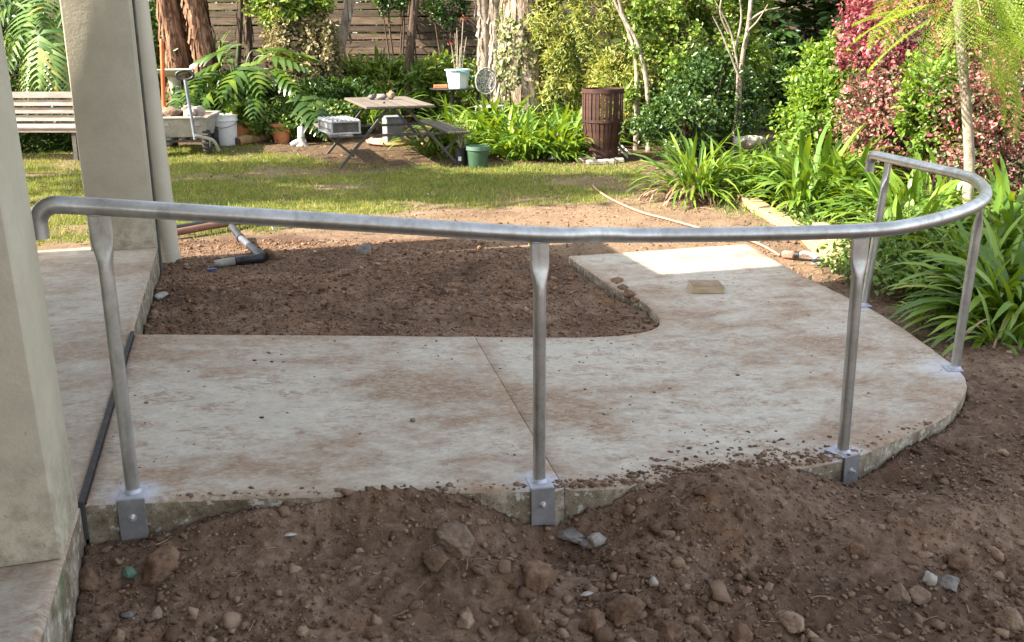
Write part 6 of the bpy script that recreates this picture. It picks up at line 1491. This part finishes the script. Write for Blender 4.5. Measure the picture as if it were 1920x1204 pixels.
def split_plant(label, q, leaves, mt, group=None):
    """leaves: (px, py, depth, azimuth, droop, length)"""
    t = thing('split_leaf_plant', label, 'plant', q, 0, group); rs = np.random.default_rng(len(leaves))
    for (px, py, y, az, dr_, L) in leaves:
        P = C(px, py, y) - np.array(q); o = bpy.data.objects.new('leaf', SP[mt][rs.integers(0, 4)]); COL.objects.link(o); o.parent = t
        o.location = [float(v) for v in P]; o.rotation_euler = (rs.normal(0, .2), dr_, az); o.scale = (L / .7 * (.86 if mt == 'philo' else .9),) * 3
        MB().tube(catmull([(rs.normal(0, .08), rs.normal(0, .08), .05), np.array([P[0] * .5, P[1] * .5, P[2] * .85 + .05]), P], 5), np.linspace(.014, .009, 11), 6).build('stalk', M['midstalk'], t, 60)
    return t
M['midstalk'] = simple('green_stalk', (.05, .10, .03), (.09, .15, .04), 8, .5)
q = aty(455, 240, 14.6); q[2] = gz(q[0], q[1])
D_ = -math.pi / 2
split_plant('dark glossy split-leaved plant behind the cart and pail', q, [
    (430, 112, 14.2, 3.4, .25, .75), (415, 100, 14.6, 2.9, .1, .6), (455, 128, 14.0, D_ - .5, .45, .75), (470, 120, 14.1, D_ + .4, .5, .7), (440, 150, 13.9, D_ - .2, .6, .62), (500, 105, 14.3, -.2, .1, .75), (520, 98, 14.6, .15, .0, .65), (480, 95, 14.8, .9, -.2, .6), (400, 135, 14.3, 3.8, .5, .6), (510, 130, 14.2, -.7, .4, .65),
    (545, 160, 14.1, -.5, .5, .65), (565, 185, 13.9, -.9, .6, .7), (590, 182, 14.0, -.3, .6, .65), (600, 200, 13.8, -1.0, .8, .55), (480, 170, 13.8, D_, .8, .5), (395, 170, 14.1, 4.0, .7, .5), (445, 85, 14.9, 2.2, -.1, .6)], 'philo')
q = aty(60, 180, 14.8); q[2] = gz(q[0], q[1])
split_plant('big pale sunlit split-leaved plant towering behind the bench', q, [
    (40, 50, 14.2, D_ - .7, .9, .85), (75, 60, 14.0, D_ - .1, 1.0, .9), (100, 40, 14.2, D_ + .3, .9, .85), (15, 70, 14.1, D_ - .9, .9, .8), (60, 10, 14.4, D_, .7, .9), (95, 85, 13.9, D_ + .1, 1.1, .75), (30, 5, 14.5, 3.6, .5, .8), (115, 10, 14.5, -.5, .5, .85), (80, -20, 14.6, D_ + .4, .5, .9), (20, -20, 14.7, D_ - .6, .4, .9), (55, 110, 13.9, D_ - .4, 1.1, .6), (120, 110, 14.0, -.8, 1.0, .6), (105, 60, 14.5, -.3, .7, .7), (0, 40, 14.4, 3.3, .6, .8), (68, 85, 14.0, D_, 1.15, .8)], 'monstera')
q = aty(330, 200, 14.4); q[2] = gz(q[0], q[1])
split_plant('small split-leaved plant at the foot of the bird bath', q, [(325, 165, 14.1, D_ - .8, .6, .45), (345, 170, 14.0, D_ + .6, .6, .45), (330, 180, 13.9, D_, .7, .4), (365, 190, 14.0, -.4, .6, .45), (300, 190, 14.1, 3.5, .6, .4), (385, 200, 13.9, -.9, .7, .45)], 'philo')
# fallen leaves on lawn and beds
r = np.random.default_rng(88); n = 2600; x = r.uniform(-7, 5, n); y = r.uniform(7, 16, n); k = (r.random(n) < np.where(y > 11.5, .9, .35)) & ~inside(ramp_poly, x, y); x, y = x[k], y[k]; n = len(x)
P = np.column_stack([x, y, ground_z(x, y) + .012]); d = r.normal(size=(n, 3)); d[:, 2] *= .25; d /= np.linalg.norm(d, axis=1)[:, None]; nn = r.normal(size=(n, 3)) * .3 + [0, 0, 1]
leaf_mesh('leaves', P, d, nn, r.uniform(.03, .08, n), r.uniform(.015, .03, n), M['litter'], -.1)['kind'] = 'stuff'
